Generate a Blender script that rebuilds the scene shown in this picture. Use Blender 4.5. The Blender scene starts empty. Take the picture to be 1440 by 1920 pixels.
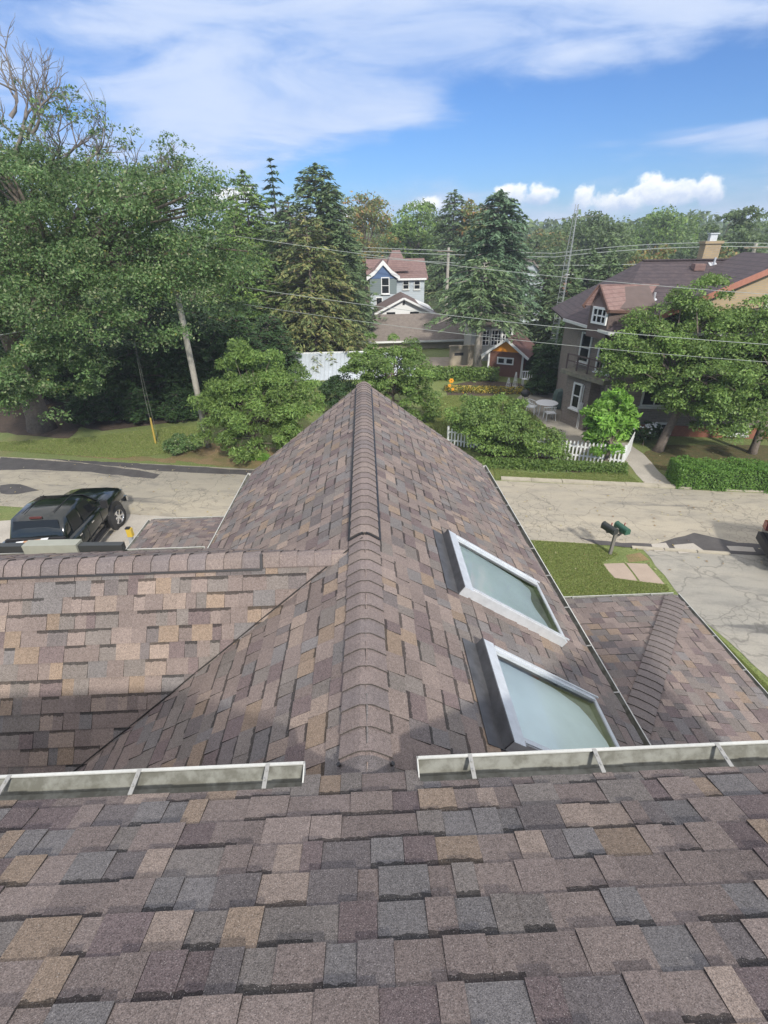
import bpy, math, random
import numpy as np
from mathutils import Vector, Matrix
C = bpy.context.scene
rad = math.radians
# ---------------------------------------------------------------- camera
F_PX, PITCH, YAW, ROLL = 915.0, .511, .028, -.0195
_cy, _sy = math.cos(YAW), math.sin(YAW)
FW = Vector((_sy*math.cos(PITCH), _cy*math.cos(PITCH), -math.sin(PITCH)))
_R = Vector((_cy, -_sy, 0)); _U = _R.cross(FW)
RT = math.cos(ROLL)*_R + math.sin(ROLL)*_U
UP = -math.sin(ROLL)*_R + math.cos(ROLL)*_U
cam = bpy.data.cameras.new("camera"); cam_ob = bpy.data.objects.new("camera", cam)
C.collection.objects.link(cam_ob)
cam_ob.matrix_world = Matrix((RT, UP, -FW)).transposed().to_4x4()
cam.sensor_fit = 'HORIZONTAL'; cam.sensor_width = 36; cam.lens = 36*F_PX/1440
cam.clip_start = .05; cam.clip_end = 5000
C.camera = cam_ob
# ---------------------------------------------------------------- world, sun, exposure
SUN_EL, SUN_AZ = rad(35), rad(163)
w = bpy.data.worlds.new("World"); C.world = w; w.use_nodes = True
nt = w.node_tree; nt.nodes.clear()
def N(nt, t, **kw):
    n = nt.nodes.new(t)
    for k, v in kw.items():
        if k.startswith('i_'): n.inputs[int(k[2:])].default_value = v
        else: setattr(n, k, v)
    return n
def L(nt, a, b): nt.links.new(a, b)
def M(nt, op, a, b=None, c=None, clamp=False):
    n = nt.nodes.new('ShaderNodeMath'); n.operation = op; n.use_clamp = clamp
    for i, v in enumerate((a, b, c)):
        if v is None: continue
        if isinstance(v, (int, float)): n.inputs[i].default_value = v
        else: nt.links.new(v, n.inputs[i])
    return n.outputs[0]
def mixc(nt, f, a, b):
    n = nt.nodes.new('ShaderNodeMix'); n.data_type = 'RGBA'
    for i, v in ((0, f), (6, a), (7, b)):
        if isinstance(v, (int, float)): n.inputs[i].default_value = v
        elif isinstance(v, tuple): n.inputs[i].default_value = (*v, 1)
        else: nt.links.new(v, n.inputs[i])
    return n.outputs[2]
sky = N(nt, 'ShaderNodeTexSky', sky_type='NISHITA', sun_disc=False, sun_elevation=SUN_EL, sun_rotation=SUN_AZ, altitude=100, air_density=1.0, dust_density=.3, ozone_density=2.5)
tc = N(nt, 'ShaderNodeTexCoord'); sp = N(nt, 'ShaderNodeSeparateXYZ'); L(nt, tc.outputs['Generated'], sp.inputs[0])
az = M(nt, 'ARCTAN2', sp.outputs[0], sp.outputs[1]); el = M(nt, 'ARCSINE', sp.outputs[2])
cmb = N(nt, 'ShaderNodeCombineXYZ'); L(nt, az, cmb.inputs[0]); L(nt, el, cmb.inputs[1])
def noise(vec, sc, det=5, rough=.55, sx=1, sy=1, off=0, dist=0, tree=nt):
    mp = N(tree, 'ShaderNodeMapping'); mp.inputs['Scale'].default_value = (sx, sy, 1); mp.inputs['Location'].default_value = (off, off*.7, off*.3)
    L(tree, vec, mp.inputs[0])
    n = N(tree, 'ShaderNodeTexNoise'); n.inputs['Scale'].default_value = sc; n.inputs['Detail'].default_value = det
    n.inputs['Roughness'].default_value = rough; n.inputs['Distortion'].default_value = dist
    L(tree, mp.outputs[0], n.inputs['Vector']); return n.outputs['Fac']
def ramp(v, a, b, tree=nt):
    n = N(tree, 'ShaderNodeMapRange', interpolation_type='SMOOTHSTEP'); n.inputs[1].default_value = a; n.inputs[2].default_value = b
    L(tree, v, n.inputs[0]); return n.outputs[0]
def blob(a0, e0, ra, re):
    da = M(nt, 'DIVIDE', M(nt, 'SUBTRACT', az, a0), ra); de = M(nt, 'DIVIDE', M(nt, 'SUBTRACT', el, e0), re)
    return M(nt, 'SQRT', M(nt, 'ADD', M(nt, 'MULTIPLY', da, da), M(nt, 'MULTIPLY', de, de)))
# thin high cloud: cover falls away inside a few clear holes
n1 = noise(cmb.outputs[0], 3.2, 6, .55, 1, 3.0, 3.1, .6)
n2 = noise(cmb.outputs[0], 9, 6, .6, 1, 3.5, 7.7, .4)
nn = M(nt, 'ADD', M(nt, 'MULTIPLY', n1, .7), M(nt, 'MULTIPLY', n2, .3))
cover = M(nt, 'MULTIPLY', nn, 1.05)
for (a0, e0, ra, re, wgt) in ((.40, .165, .32, .048, .50), (.62, .21, .16, .035, .25), (.16, .115, .30, .040, .36), (.42, .07, .30, .040, .30), (-.10, .075, .22, .030, .25), (.18, .20, .05, .025, .15)):
    h = M(nt, 'SUBTRACT', 1.0, ramp(blob(a0, e0, ra, re), .35, 1.35))
    cover = M(nt, 'SUBTRACT', cover, M(nt, 'MULTIPLY', h, wgt))
for (a0, e0, ra, re, wgt) in ((-.10, .185, .34, .040, .16), (.50, .125, .22, .014, .26), (.10, .27, .5, .05, .10), (-.33, .10, .2, .05, .10)):
    h = M(nt, 'SUBTRACT', 1.0, ramp(blob(a0, e0, ra, re), .3, 1.2))
    cover = M(nt, 'ADD', cover, M(nt, 'MULTIPLY', h, wgt))
st = noise(cmb.outputs[0], 3.6, 7, .6, 1, 5, 12.4, 1.0)
cover = M(nt, 'ADD', cover, M(nt, 'MULTIPLY', M(nt, 'SUBTRACT', st, .5), .6))
cirrus = M(nt, 'MULTIPLY', ramp(cover, .18, .66), .86)
skyb = mixc(nt, 1.0, sky.outputs[0], sky.outputs[0])
mulc = N(nt, 'ShaderNodeMix', data_type='RGBA', blend_type='MULTIPLY'); mulc.inputs[0].default_value = 1
L(nt, sky.outputs[0], mulc.inputs[6]); mulc.inputs[7].default_value = (.35, .60, .95, 1)
c1 = mixc(nt, ramp(M(nt, 'ADD', M(nt, 'MULTIPLY', n1, .5), M(nt, 'MULTIPLY', st, .5)), .36, .62), (3.3, 4.6, 7.3), (5.4, 6.2, 7.8))
hi = ramp(el, .33, .8)  # cloud overhead, out of view, made brighter and warmer as added shadow fill
vs = N(nt, 'ShaderNodeVectorMath', operation='SCALE'); L(nt, c1, vs.inputs[0]); L(nt, M(nt, 'ADD', 1.0, M(nt, 'MULTIPLY', hi, .6)), vs.inputs['Scale'])
base = mixc(nt, cirrus, mulc.outputs[2], mixc(nt, hi, vs.outputs[0], (13.0, 12.4, 12.0)))
# cumulus puffs low over the horizon
n3 = noise(cmb.outputs[0], 24, 6, .6, 1, 1.25, 1.3, .3)
n4 = noise(cmb.outputs[0], 60, 4, .55, 1, 1.2, 5.3)
for (a0, e0, ra, re, base_e) in ((.252, .060, .030, .020, .040), (.305, .058, .026, .018, .040), (.368, .050, .018, .022, .030), (.435, .045, .05, .018, .030), (.485, .055, .05, .026, .034), (.548, .056, .022, .024, .034), (.112, .048, .034, .018, .030), (-.22, .06, .05, .02, .04), (-.33, .075, .05, .02, .05), (.0, .035, .05, .012, .02), (.66, .05, .05, .02, .03), (.78, .06, .08, .025, .03), (-.6, .08, .1, .03, .05)):
    d = M(nt, 'ADD', blob(a0, e0, ra, re), M(nt, 'MULTIPLY', M(nt, 'SUBTRACT', n3, .5), 2.2))
    d = M(nt, 'ADD', d, M(nt, 'MULTIPLY', M(nt, 'SUBTRACT', n4, .5), .6))
    m = M(nt, 'SUBTRACT', 1.0, ramp(d, .55, 1.05))
    m = M(nt, 'MULTIPLY', m, ramp(el, base_e-.008, base_e+.006))
    sh = ramp(M(nt, 'ADD', M(nt, 'DIVIDE', M(nt, 'SUBTRACT', el, e0), re*1.6), n4), -.1, .9)
    base = mixc(nt, M(nt, 'MULTIPLY', m, .92), base, mixc(nt, sh, (4.0, 5.2, 7.4), (10.2, 10.2, 10.0)))
bg = N(nt, 'ShaderNodeBackground'); bg.inputs[1].default_value = .10; L(nt, base, bg.inputs[0])
out = N(nt, 'ShaderNodeOutputWorld'); L(nt, bg.outputs[0], out.inputs[0])
sun = bpy.data.lights.new("sun", 'SUN'); sun.energy = 3.2; sun.angle = rad(3.5); sun.color = (1, .94, .85)
so = bpy.data.objects.new("sun", sun); C.collection.objects.link(so)
SD = Vector((math.sin(SUN_AZ)*math.cos(SUN_EL), math.cos(SUN_AZ)*math.cos(SUN_EL), math.sin(SUN_EL)))
so.rotation_euler = SD.to_track_quat('Z', 'Y').to_euler(); so.location = SD*50
C.view_settings.view_transform = 'Standard'; C.view_settings.look = 'None'; C.view_settings.gamma = 1
C.view_settings.exposure = .46
C.cycles.max_bounces = 6; C.cycles.diffuse_bounces = 3; C.cycles.transparent_max_bounces = 8; C.cycles.volume_bounces = 0
try: C.cycles.use_denoising = True
except Exception: pass
# ---------------------------------------------------------------- survey helpers (where a line of sight meets a level, a depth or a plane)
GZ = -9.0
def ray(x, y): return FW + (x-720)/F_PX*RT - (y-960)/F_PX*UP
def atZ(x, y, z=GZ): d = ray(x, y); return d*(z/d.z)
def atY(x, y, Y): d = ray(x, y); return d*(Y/d.y)
def atP(x, y, n, c): d = ray(x, y); return d*(c/d.dot(Vector(n)))
rnd = random.Random(7)
# ---------------------------------------------------------------- materials
MATS = {}
def mat(name, col, rough=.7, metal=0, var=.0, vscale=6, bump=0, bscale=40, attr=False, spec=.5, col2=None, trans=0, coat=0, fine=0, fscale=200):
    if name in MATS: return MATS[name]
    m = bpy.data.materials.new(name); m.use_nodes = True; t = m.node_tree
    b = t.nodes['Principled BSDF']; b.inputs['Roughness'].default_value = rough; b.inputs['Metallic'].default_value = metal
    b.inputs['Specular IOR Level'].default_value = spec
    if coat: b.inputs['Coat Weight'].default_value = coat
    co = N(t, 'ShaderNodeTexCoord').outputs['Object']
    if attr:
        a = N(t, 'ShaderNodeAttribute', attribute_name='Col'); c = a.outputs['Color']
    else:
        rgb = N(t, 'ShaderNodeRGB'); rgb.outputs[0].default_value = (*col, 1); c = rgb.outputs[0]
    if col2:
        c = mixc(t, ramp(noise(co, vscale, 5, .6, tree=t), .35, .65, t), c, col2)
    elif var:
        f = noise(co, vscale, 5, .6, tree=t)
        mr = N(t, 'ShaderNodeMapRange'); mr.inputs[1].default_value = .25; mr.inputs[2].default_value = .75; mr.inputs[3].default_value = 1-var; mr.inputs[4].default_value = 1+var
        L(t, f, mr.inputs[0]); hs = N(t, 'ShaderNodeHueSaturation'); L(t, c, hs.inputs['Color']); L(t, mr.outputs[0], hs.inputs['Value']); c = hs.outputs[0]
    if fine:
        f = noise(co, fscale, 2, .7, tree=t)
        mr = N(t, 'ShaderNodeMapRange'); mr.inputs[1].default_value = .3; mr.inputs[2].default_value = .7; mr.inputs[3].default_value = 1-fine; mr.inputs[4].default_value = 1+fine
        L(t, f, mr.inputs[0]); hs = N(t, 'ShaderNodeHueSaturation'); L(t, c, hs.inputs['Color']); L(t, mr.outputs[0], hs.inputs['Value']); c = hs.outputs[0]
    L(t, c, b.inputs['Base Color'])
    if bump:
        bn = N(t, 'ShaderNodeBump'); bn.inputs['Strength'].default_value = bump; bn.inputs['Distance'].default_value = .02
        L(t, noise(co, bscale, 4, .6, tree=t), bn.inputs['Height']); L(t, bn.outputs[0], b.inputs['Normal'])
    if trans:
        tr = N(t, 'ShaderNodeBsdfTranslucent'); L(t, c, tr.inputs[0]); mx = N(t, 'ShaderNodeMixShader'); mx.inputs[0].default_value = trans
        L(t, b.outputs[0], mx.inputs[1]); L(t, tr.outputs[0], mx.inputs[2]); L(t, mx.outputs[0], t.nodes['Material Output'].inputs[0])
    MATS[name] = m; return m
def shingle_mat():
    m = bpy.data.materials.new('asphalt_shingle'); m.use_nodes = True; t = m.node_tree; b = t.nodes['Principled BSDF']
    co = N(t, 'ShaderNodeTexCoord').outputs['Object']; c = N(t, 'ShaderNodeAttribute', attribute_name='Col').outputs['Color']
    g = noise(co, 210, 2, .8, tree=t); g2 = noise(co, 60, 3, .6, off=4, tree=t); g3 = noise(co, 1.1, 5, .6, off=9, tree=t)
    v = M(t, 'ADD', M(t, 'MULTIPLY', M(t, 'SUBTRACT', g, .5), 2.6), M(t, 'MULTIPLY', M(t, 'SUBTRACT', g2, .5), .9))
    v = M(t, 'ADD', M(t, 'ADD', v, 1.0), M(t, 'MULTIPLY', M(t, 'SUBTRACT', g3, .5), .7))
    hs = N(t, 'ShaderNodeHueSaturation'); L(t, c, hs.inputs['Color']); L(t, M(t, 'MAXIMUM', v, .25), hs.inputs['Value'])
    sp_ = ramp(noise(co, 260, 1, .5, off=21, tree=t), .66, .74, t)
    L(t, mixc(t, M(t, 'MULTIPLY', sp_, .55), hs.outputs[0], (.48, .45, .42)), b.inputs['Base Color'])
    b.inputs['Roughness'].default_value = .85; b.inputs['Specular IOR Level'].default_value = .3
    bn = N(t, 'ShaderNodeBump'); bn.inputs['Strength'].default_value = .55; bn.inputs['Distance'].default_value = .004
    L(t, g, bn.inputs['Height']); L(t, bn.outputs[0], b.inputs['Normal']); return m
SH = shingle_mat()
LEAF = mat('leaf', (.1, .1, .1), rough=.55, attr=True, trans=.38, spec=.5)
NEEDLE = mat('needle', (.1, .1, .1), rough=.6, attr=True, trans=.2, spec=.3)
BARK = mat('bark', (.16, .13, .105), rough=.95, var=.35, vscale=9, bump=.8, bscale=30)
PALEBARK = mat('pale_bark', (.34, .31, .27), rough=.9, var=.3, vscale=8, bump=.6)
WHITE = mat('white_paint', (.72, .73, .72), rough=.45, var=.06, vscale=7)
TRIM = mat('aged_white_trim', (.55, .56, .53), rough=.55, var=.15, vscale=6)
ALU = mat('brushed_aluminium', (.62, .64, .66), rough=.42, metal=.55, var=.1, vscale=10)
GDIRT = mat('dirty_gutter_metal', (.11, .11, .09), rough=.7, col2=(.20, .205, .18), vscale=14)
GLASS = mat('dark_glass', (.012, .014, .016), rough=.08, spec=.35)
BLACKP = mat('black_plastic', (.02, .02, .022), rough=.5)
CONC = mat('concrete', (.40, .37, .32), rough=.9, var=.14, vscale=1.2, fine=.18, fscale=40, bump=.3)
CHROME = mat('chrome', (.75, .76, .78), rough=.2, metal=1)
RUBBER = mat('rubber', (.02, .02, .02), rough=.8)
WOOD = mat('weathered_wood', (.22, .18, .13), rough=.9, var=.25, vscale=5)
POLEW = mat('pole_wood', (.36, .34, .29), rough=.9, var=.25, vscale=5, bump=.5)
# ---------------------------------------------------------------- mesh builder
class MB:
    def __init__(s): s.v = []; s.f = []; s.c = []
    def add(s, vs, fs, col=None):
        n = len(s.v); s.v.extend([tuple(p) for p in vs]); s.f.extend([tuple(i+n for i in f) for f in fs]); s.c.extend([col]*len(fs)); return s
    def box(s, c, d, rz=0, col=None, R=None):
        cx, cy, cz = c; hx, hy, hz = d[0]/2, d[1]/2, d[2]/2
        R = R or Matrix.Rotation(rz, 3, 'Z'); cc = Vector(c)
        P = [cc + R @ Vector((x*hx, y*hy, z*hz)) for x in (-1, 1) for y in (-1, 1) for z in (-1, 1)]
        return s.add(P, [(0, 1, 3, 2), (4, 6, 7, 5), (0, 4, 5, 1), (2, 3, 7, 6), (0, 2, 6, 4), (1, 5, 7, 3)], col)
    def bar(s, a, b, wd, ht, col=None, up=Vector((0, 0, 1))):
        a = Vector(a); b = Vector(b); d = (b-a).normalized(); x = d.cross(up)
        if x.length < 1e-4: x = d.cross(Vector((1, 0, 0)))
        x.normalize(); z = x.cross(d); x = x*wd/2; z = z*ht/2
        P = [a-x-z, a+x-z, a+x+z, a-x+z, b-x-z, b+x-z, b+x+z, b-x+z]
        return s.add(P, [(0, 3, 2, 1), (4, 5, 6, 7), (0, 1, 5, 4), (1, 2, 6, 5), (2, 3, 7, 6), (3, 0, 4, 7)], col)
    def tube(s, pts, rs, n=6, col=None, cap=True):
        pts = [Vector(p) for p in pts]
        if isinstance(rs, (int, float)): rs = [rs]*len(pts)
        V = []; 
        for i, p in enumerate(pts):
            d = (pts[min(i+1, len(pts)-1)]-pts[max(i-1, 0)])
            d = d.normalized() if d.length > 1e-9 else Vector((0, 0, 1))
            x = d.cross(Vector((.3, .2, 1)) if abs(d.z) < .9 else Vector((1, .1, 0))).normalized(); y = d.cross(x)
            for k in range(n):
                a = 2*math.pi*k/n; V.append(p + (x*math.cos(a)+y*math.sin(a))*rs[i])
        Fs = [(i*n+k, i*n+(k+1) % n, (i+1)*n+(k+1) % n, (i+1)*n+k) for i in range(len(pts)-1) for k in range(n)]
        if cap: Fs += [tuple(range(n))[::-1], tuple((len(pts)-1)*n+k for k in range(n))]
        return s.add(V, Fs, col)
    def poly(s, pts, th=0, col=None, nrm=None):
        pts = [Vector(p) for p in pts]; n = len(pts)
        if not th: return s.add(pts, [tuple(range(n))], col)
        if nrm is None:
            nrm = (pts[1]-pts[0]).cross(pts[2]-pts[0]).normalized()
            if nrm.z < -1e-4: nrm = -nrm
        low = [p-Vector(nrm)*th for p in pts]
        return s.add(pts+low, [tuple(range(n)), tuple(range(2*n-1, n-1, -1))]+[(i, i+n, (i+1) % n+n, (i+1) % n) for i in range(n)], col)
    def loft(s, secs, col=None, cap=True):
        n = len(secs[0]); V = [p for q in secs for p in q]
        Fs = [(i*n+k, i*n+(k+1) % n, (i+1)*n+(k+1) % n, (i+1)*n+k) for i in range(len(secs)-1) for k in range(n)]
        if cap: Fs += [tuple(range(n))[::-1], tuple((len(secs)-1)*n+k for k in range(n))]
        return s.add(V, Fs, col)
    def lathe(s, prof, c, axis='Z', n=20, col=None, cap=True):
        c = Vector(c); secs = []
        for r, h in prof:
            ring = []
            for k in range(n):
                a = 2*math.pi*k/n; x, y = r*math.cos(a), r*math.sin(a)
                ring.append(c + (Vector((x, y, h)) if axis == 'Z' else Vector((h, x, y)) if axis == 'X' else Vector((x, h, y))))
            secs.append(ring)
        return s.loft(secs, col, cap)
    def build(s, name, m, parent=None, smooth=False):
        me = bpy.data.meshes.new(name); 
        off = Vector((0, 0, 0))
        me.from_pydata(s.v, [], s.f)
        if any(c is not None for c in s.c):
            a = me.attributes.new('Col', 'FLOAT_COLOR', 'FACE')
            a.data.foreach_set('color', np.array([(*(c or (.2, .2, .2)), 1) for c in s.c], 'f').ravel())
        if smooth: me.polygons.foreach_set('use_smooth', [True]*len(me.polygons))
        me.materials.append(m); me.update()
        o = bpy.data.objects.new(name, me); C.collection.objects.link(o)
        if parent is not None: o.parent = parent
        return o
def tag(o, label=None, cat=None, group=None, kind=None):
    if label: o['label'] = label
    if cat: o['category'] = cat
    if group: o['group'] = group
    if kind: o['kind'] = kind
    return o
def thing(name, label, cat, loc=(0, 0, 0), rz=0, group=None):
    o = bpy.data.objects.new(name, None); C.collection.objects.link(o); o.location = loc; o.rotation_euler = (0, 0, rz)
    o.empty_display_size = .3
    return tag(o, label, cat, group)
def struct(name, mb, m): return tag(mb.build(name, m), kind='structure')
def copy_thing(root, loc, rz=0, sc=1, label=None):
    r = root.copy(); C.collection.objects.link(r); r.location = loc; r.rotation_euler = (0, 0, rz); r.scale = (sc,)*3
    if label: r['label'] = label
    for ch in list(root.children):
        c = ch.copy(); C.collection.objects.link(c); c.parent = r
        for g in ch.children:
            d = g.copy(); C.collection.objects.link(d); d.parent = c
    return r
# ================================================================ THE GROUND
ROADU = Vector((.983, -.184, 0)).normalized(); ROADN = Vector((.184, .983, 0)).normalized()
def un(u, n, z=GZ): p = ROADU*u + ROADN*n; return Vector((p.x, p.y, z))
def grass_material():
    m = bpy.data.materials.new('lawn'); m.use_nodes = True; t = m.node_tree; b = t.nodes['Principled BSDF']
    co = N(t, 'ShaderNodeTexCoord').outputs['Object']
    a = noise(co, .35, 5, .6, tree=t); d = noise(co, 18, 4, .7, off=3, tree=t); e = noise(co, .9, 4, .6, off=8, tree=t)
    c = mixc(t, ramp(d, .3, .7, t), (.10, .14, .035), (.22, .26, .085))
    c = mixc(t, M(t, 'MULTIPLY', ramp(a, .5, .68, t), .6), c, (.20, .18, .07))
    c = mixc(t, M(t, 'MULTIPLY', ramp(e, .55, .7, t), .5), c, (.12, .16, .04))
    L(t, c, b.inputs['Base Color']); b.inputs['Roughness'].default_value = .9
    bn = N(t, 'ShaderNodeBump'); bn.inputs['Strength'].default_value = .8; bn.inputs['Distance'].default_value = .05
    L(t, d, bn.inputs['Height']); L(t, bn.outputs[0], b.inputs['Normal']); return m
LAWN = grass_material()
def road_material(name, c1, c2, cd, crackw, stain_lo, stain_hi):
    m = bpy.data.materials.new(name); m.use_nodes = True; t = m.node_tree; b = t.nodes['Principled BSDF']
    co = N(t, 'ShaderNodeTexCoord').outputs['Object']
    mp = N(t, 'ShaderNodeMapping'); mp.inputs['Rotation'].default_value = (0, 0, rad(10.6)); L(t, co, mp.inputs[0]); co = mp.outputs[0]
    c = mixc(t, ramp(noise(co, .5, 5, .6, .35, 1.4, tree=t), .35, .65, t), c1, c2); c = mixc(t, M(t, 'MULTIPLY', ramp(noise(co, 2.5, 5, .7, .5, 1.2, off=15, tree=t), .45, .7, t), .35), c, cd)
    c = mixc(t, M(t, 'MULTIPLY', ramp(noise(co, .9, 6, .65, .25, 1.6, off=5, tree=t), stain_lo, stain_hi, t), .75), c, cd)
    for sc, wd, msk, off in ((.55, crackw, 0, 0), (3.2, crackw*3.2, 1, 3)):
        mp2 = N(t, 'ShaderNodeMapping'); L(t, co, mp2.inputs[0]); mp2.inputs['Location'].default_value = (off, off, 0)
        nz = N(t, 'ShaderNodeTexNoise'); nz.inputs['Scale'].default_value = 1.3*sc; nz.inputs['Detail'].default_value = 5; L(t, mp2.outputs[0], nz.inputs['Vector'])
        ad = N(t, 'ShaderNodeVectorMath', operation='MULTIPLY_ADD'); L(t, nz.outputs['Color'], ad.inputs[0]); ad.inputs[1].default_value = (.9/sc,)*3; L(t, mp2.outputs[0], ad.inputs[2])
        vo = N(t, 'ShaderNodeTexVoronoi', feature='DISTANCE_TO_EDGE'); vo.inputs['Scale'].default_value = sc; L(t, ad.outputs[0], vo.inputs['Vector'])
        k = M(t, 'SUBTRACT', 1.0, ramp(vo.outputs['Distance'], wd*.3, wd, t))
        if msk: k = M(t, 'MULTIPLY', k, ramp(noise(co, .33, 3, .5, .8, 1, off=11, tree=t), .50, .60, t))
        c = mixc(t, M(t, 'MULTIPLY', k, .5 if msk else .42), c, (.085, .08, .07))
    f = noise(co, 60, 3, .8, tree=t); hs = N(t, 'ShaderNodeHueSaturation'); L(t, c, hs.inputs['Color'])
    L(t, M(t, 'ADD', .6, M(t, 'MULTIPLY', f, .8)), hs.inputs['Value']); L(t, hs.outputs[0], b.inputs['Base Color']); b.inputs['Roughness'].default_value = .9
    bn = N(t, 'ShaderNodeBump'); bn.inputs['Strength'].default_value = .4; bn.inputs['Distance'].default_value = .02
    L(t, f, bn.inputs['Height']); L(t, bn.outputs[0], b.inputs['Normal']); return m
ROAD = road_material('worn_road', (.39, .35, .27), (.31, .285, .23), (.13, .125, .115), .012, .56, .68)
DRIVE = road_material('cracked_asphalt', (.34, .32, .27), (.28, .27, .235), (.10, .10, .098), .016, .58, .66)
TAR = mat('tar_patch', (.075, .07, .068), rough=.85, var=.3, vscale=2, fine=.25, fscale=50)
DIRT = mat('dry_bare_soil', (.24, .17, .085), rough=.95, col2=(.15, .14, .05), vscale=1.4, fine=.3, fscale=25, bump=.5)
MULCH = mat('dark_mulch', (.07, .05, .035), rough=.95, var=.4, vscale=4, fine=.4, fscale=22, bump=.7)
LITTER = mat('leaf_litter', (.075, .085, .025), rough=.95, col2=(.13, .10, .04), vscale=5, fine=.4, fscale=18, bump=.7)
g = MB()
NX = 24
xs = [-3000, -800, -300, -150, -80, -40, 0, 40, 80, 150, 300, 800, 3000]; ys = [-200, -40, 0, 40, 80, 150, 300, 500, 900, 4000]
for i in range(len(xs)-1):
    for j in range(len(ys)-1): g.poly([(xs[i], ys[j], GZ), (xs[i+1], ys[j], GZ), (xs[i+1], ys[j+1], GZ), (xs[i], ys[j+1], GZ)])
struct('ground', g, LAWN)
def sheet(name, pts, m, lift, jit=0, seed=1):
    """a thin sheet laid on the ground; jit roughens the outline"""
    r = random.Random(seed); P = []
    n = len(pts)
    for i in range(n):
        a = Vector(pts[i]); b = Vector(pts[(i+1) % n]); k = max(1, int((b-a).length/.35)) if jit else 1
        k = min(k, 40)
        for j in range(k):
            q = a.lerp(b, j/k)
            if jit: q = q + Vector((r.uniform(-jit, jit), r.uniform(-jit, jit), 0))
            P.append((q.x, q.y, GZ+lift))
    mb = MB(); mb.poly(P); o = struct(name, mb, m)
    return o
sheet('road', [un(-70, 14.5), un(70, 14.5), un(70, 19.1), un(-70, 19.1)], ROAD, .012, .05, 3)
sheet('driveway', [atZ(1200, 1026), atZ(1232, 1062), atZ(1258, 1100), atZ(1320, 1165), atZ(1440, 1268), atZ(1640, 1440), un(22, 9), un(22, 14.5)], DRIVE, .008, .05, 5)
sheet('concrete_drive', [atZ(205, 940), atZ(300, 966), atZ(520, 985), atZ(520, 1060), atZ(200, 1060), atZ(-60, 1060), atZ(-120, 985), atZ(28, 975), atZ(60, 955)], CONC, .008, .02, 6)
TARP = [[(0, 858), (150, 868), (260, 882), (300, 890), (290, 899), (170, 886), (60, 880), (0, 882)], [(300, 884), (420, 889), (500, 893), (495, 884), (400, 878), (230, 868), (90, 861)], [(0, 910), (40, 908), (72, 920), (30, 928), (0, 926)], [(1085, 1010), (1165, 1018), (1230, 1020), (1300, 1000), (1380, 1018), (1440, 1022), (1440, 1042), (1330, 1036), (1225, 1030), (1120, 1022)]]
for i, P in enumerate(TARP): sheet('road_patch', [atZ(*p) for p in P], TAR, .016+.002*i, .04, 20+i)
for i, P in enumerate([[(1220, 1021), (1250, 1019), (1258, 1032), (1228, 1036)], [(1262, 1022), (1300, 1020), (1322, 1034), (1275, 1040)], [(1362, 1024), (1412, 1028), (1418, 1036), (1368, 1034)]]):
    sheet('concrete_patch', [atZ(*p) for p in P], CONC, .026, .03, 30+i)
for i, P in enumerate([[(1130, 1058), (1170, 1056), (1196, 1090), (1152, 1084)], [(1174, 1056), (1213, 1058), (1246, 1096), (1200, 1091)]]):
    sheet('pavement', [atZ(*p) for p in P], mat('pink_concrete', (.36, .29, .23), rough=.9, var=.1, vscale=2, fine=.15), .014, .012, 40+i)
sheet('footpath', [atZ(1212, 912), atZ(1266, 915), atZ(1232, 880), atZ(1205, 850), atZ(1175, 830), atZ(1145, 830), atZ(1172, 862)], CONC, .008, .03, 50)
sheet('patio', [atZ(1130, 838), atZ(1090, 850), atZ(1040, 815), atZ(995, 770), atZ(968, 748), atZ(990, 728), atZ(1050, 735), atZ(1100, 775)], mat('patio_concrete', (.30, .275, .225), rough=.9, var=.2, vscale=1.1, fine=.2, fscale=30), .01, .03, 51)
sheet('mulch_bed', [atZ(30, 815), atZ(130, 822), atZ(150, 800), atZ(190, 808), atZ(330, 792), atZ(400, 775), atZ(395, 740), atZ(-60, 740), atZ(-60, 800)], MULCH, .006, .08, 52)
sheet('bare_soil', [atZ(330, 855), atZ(400, 830), atZ(520, 840), atZ(520, 884), atZ(400, 872), atZ(310, 862)], DIRT, .006, .12, 53)
sheet('bare_soil', [atZ(1170, 1040), atZ(1200, 1036), atZ(1215, 1050), atZ(1180, 1055)], DIRT, .006, .05, 54)
sheet('bare_soil', [atZ(0, 835), atZ(60, 848), atZ(220, 862), atZ(330, 868), atZ(330, 862), atZ(150, 846), atZ(0, 828)], DIRT, .007, .08, 55)
sheet('leaf_litter_ground', [atZ(1205, 850), atZ(1235, 882), atZ(1270, 885), atZ(1440, 880), atZ(1560, 880), atZ(1560, 830), atZ(1440, 835), atZ(1250, 835)], LITTER, .006, .08, 56)
sheet('garden_bed', [atZ(840, 745), atZ(830, 725), atZ(900, 712), atZ(985, 720), atZ(985, 738), atZ(920, 742)], MULCH, .007, .06, 57)
sheet('garden_bed', [atZ(940, 872), atZ(1010, 880), atZ(1100, 888), atZ(1175, 880), atZ(1165, 872), atZ(1040, 858), atZ(900, 845)], MULCH, .007, .06, 58)
sheet('yard_paving', [atZ(700, 690), atZ(840, 690), atZ(900, 700), atZ(905, 680), atZ(840, 670), atZ(680, 670)], mat('gravel_yard', (.33, .28, .22), rough=.95, var=.2, vscale=2), .006, .1, 59)
k = MB()
for i in range(26):
    u0 = 2.0 + i*1.25
    if 9.2 < u0 < 9.9: continue
    dz = rnd.uniform(-.01, .01)
    k.box(un(u0+.62, 19.27, GZ+.015+dz), (1.23, .26, .12), rad(-10.6))
struct('kerb', k, mat('kerb_concrete', (.38, .345, .27), rough=.9, var=.2, vscale=3, fine=.15))
k = MB()
for i in range(3): k.box(un(6.4+i*1.0, 14.42, GZ+.03), (.95, .12, .05), rad(-10.6))
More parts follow.
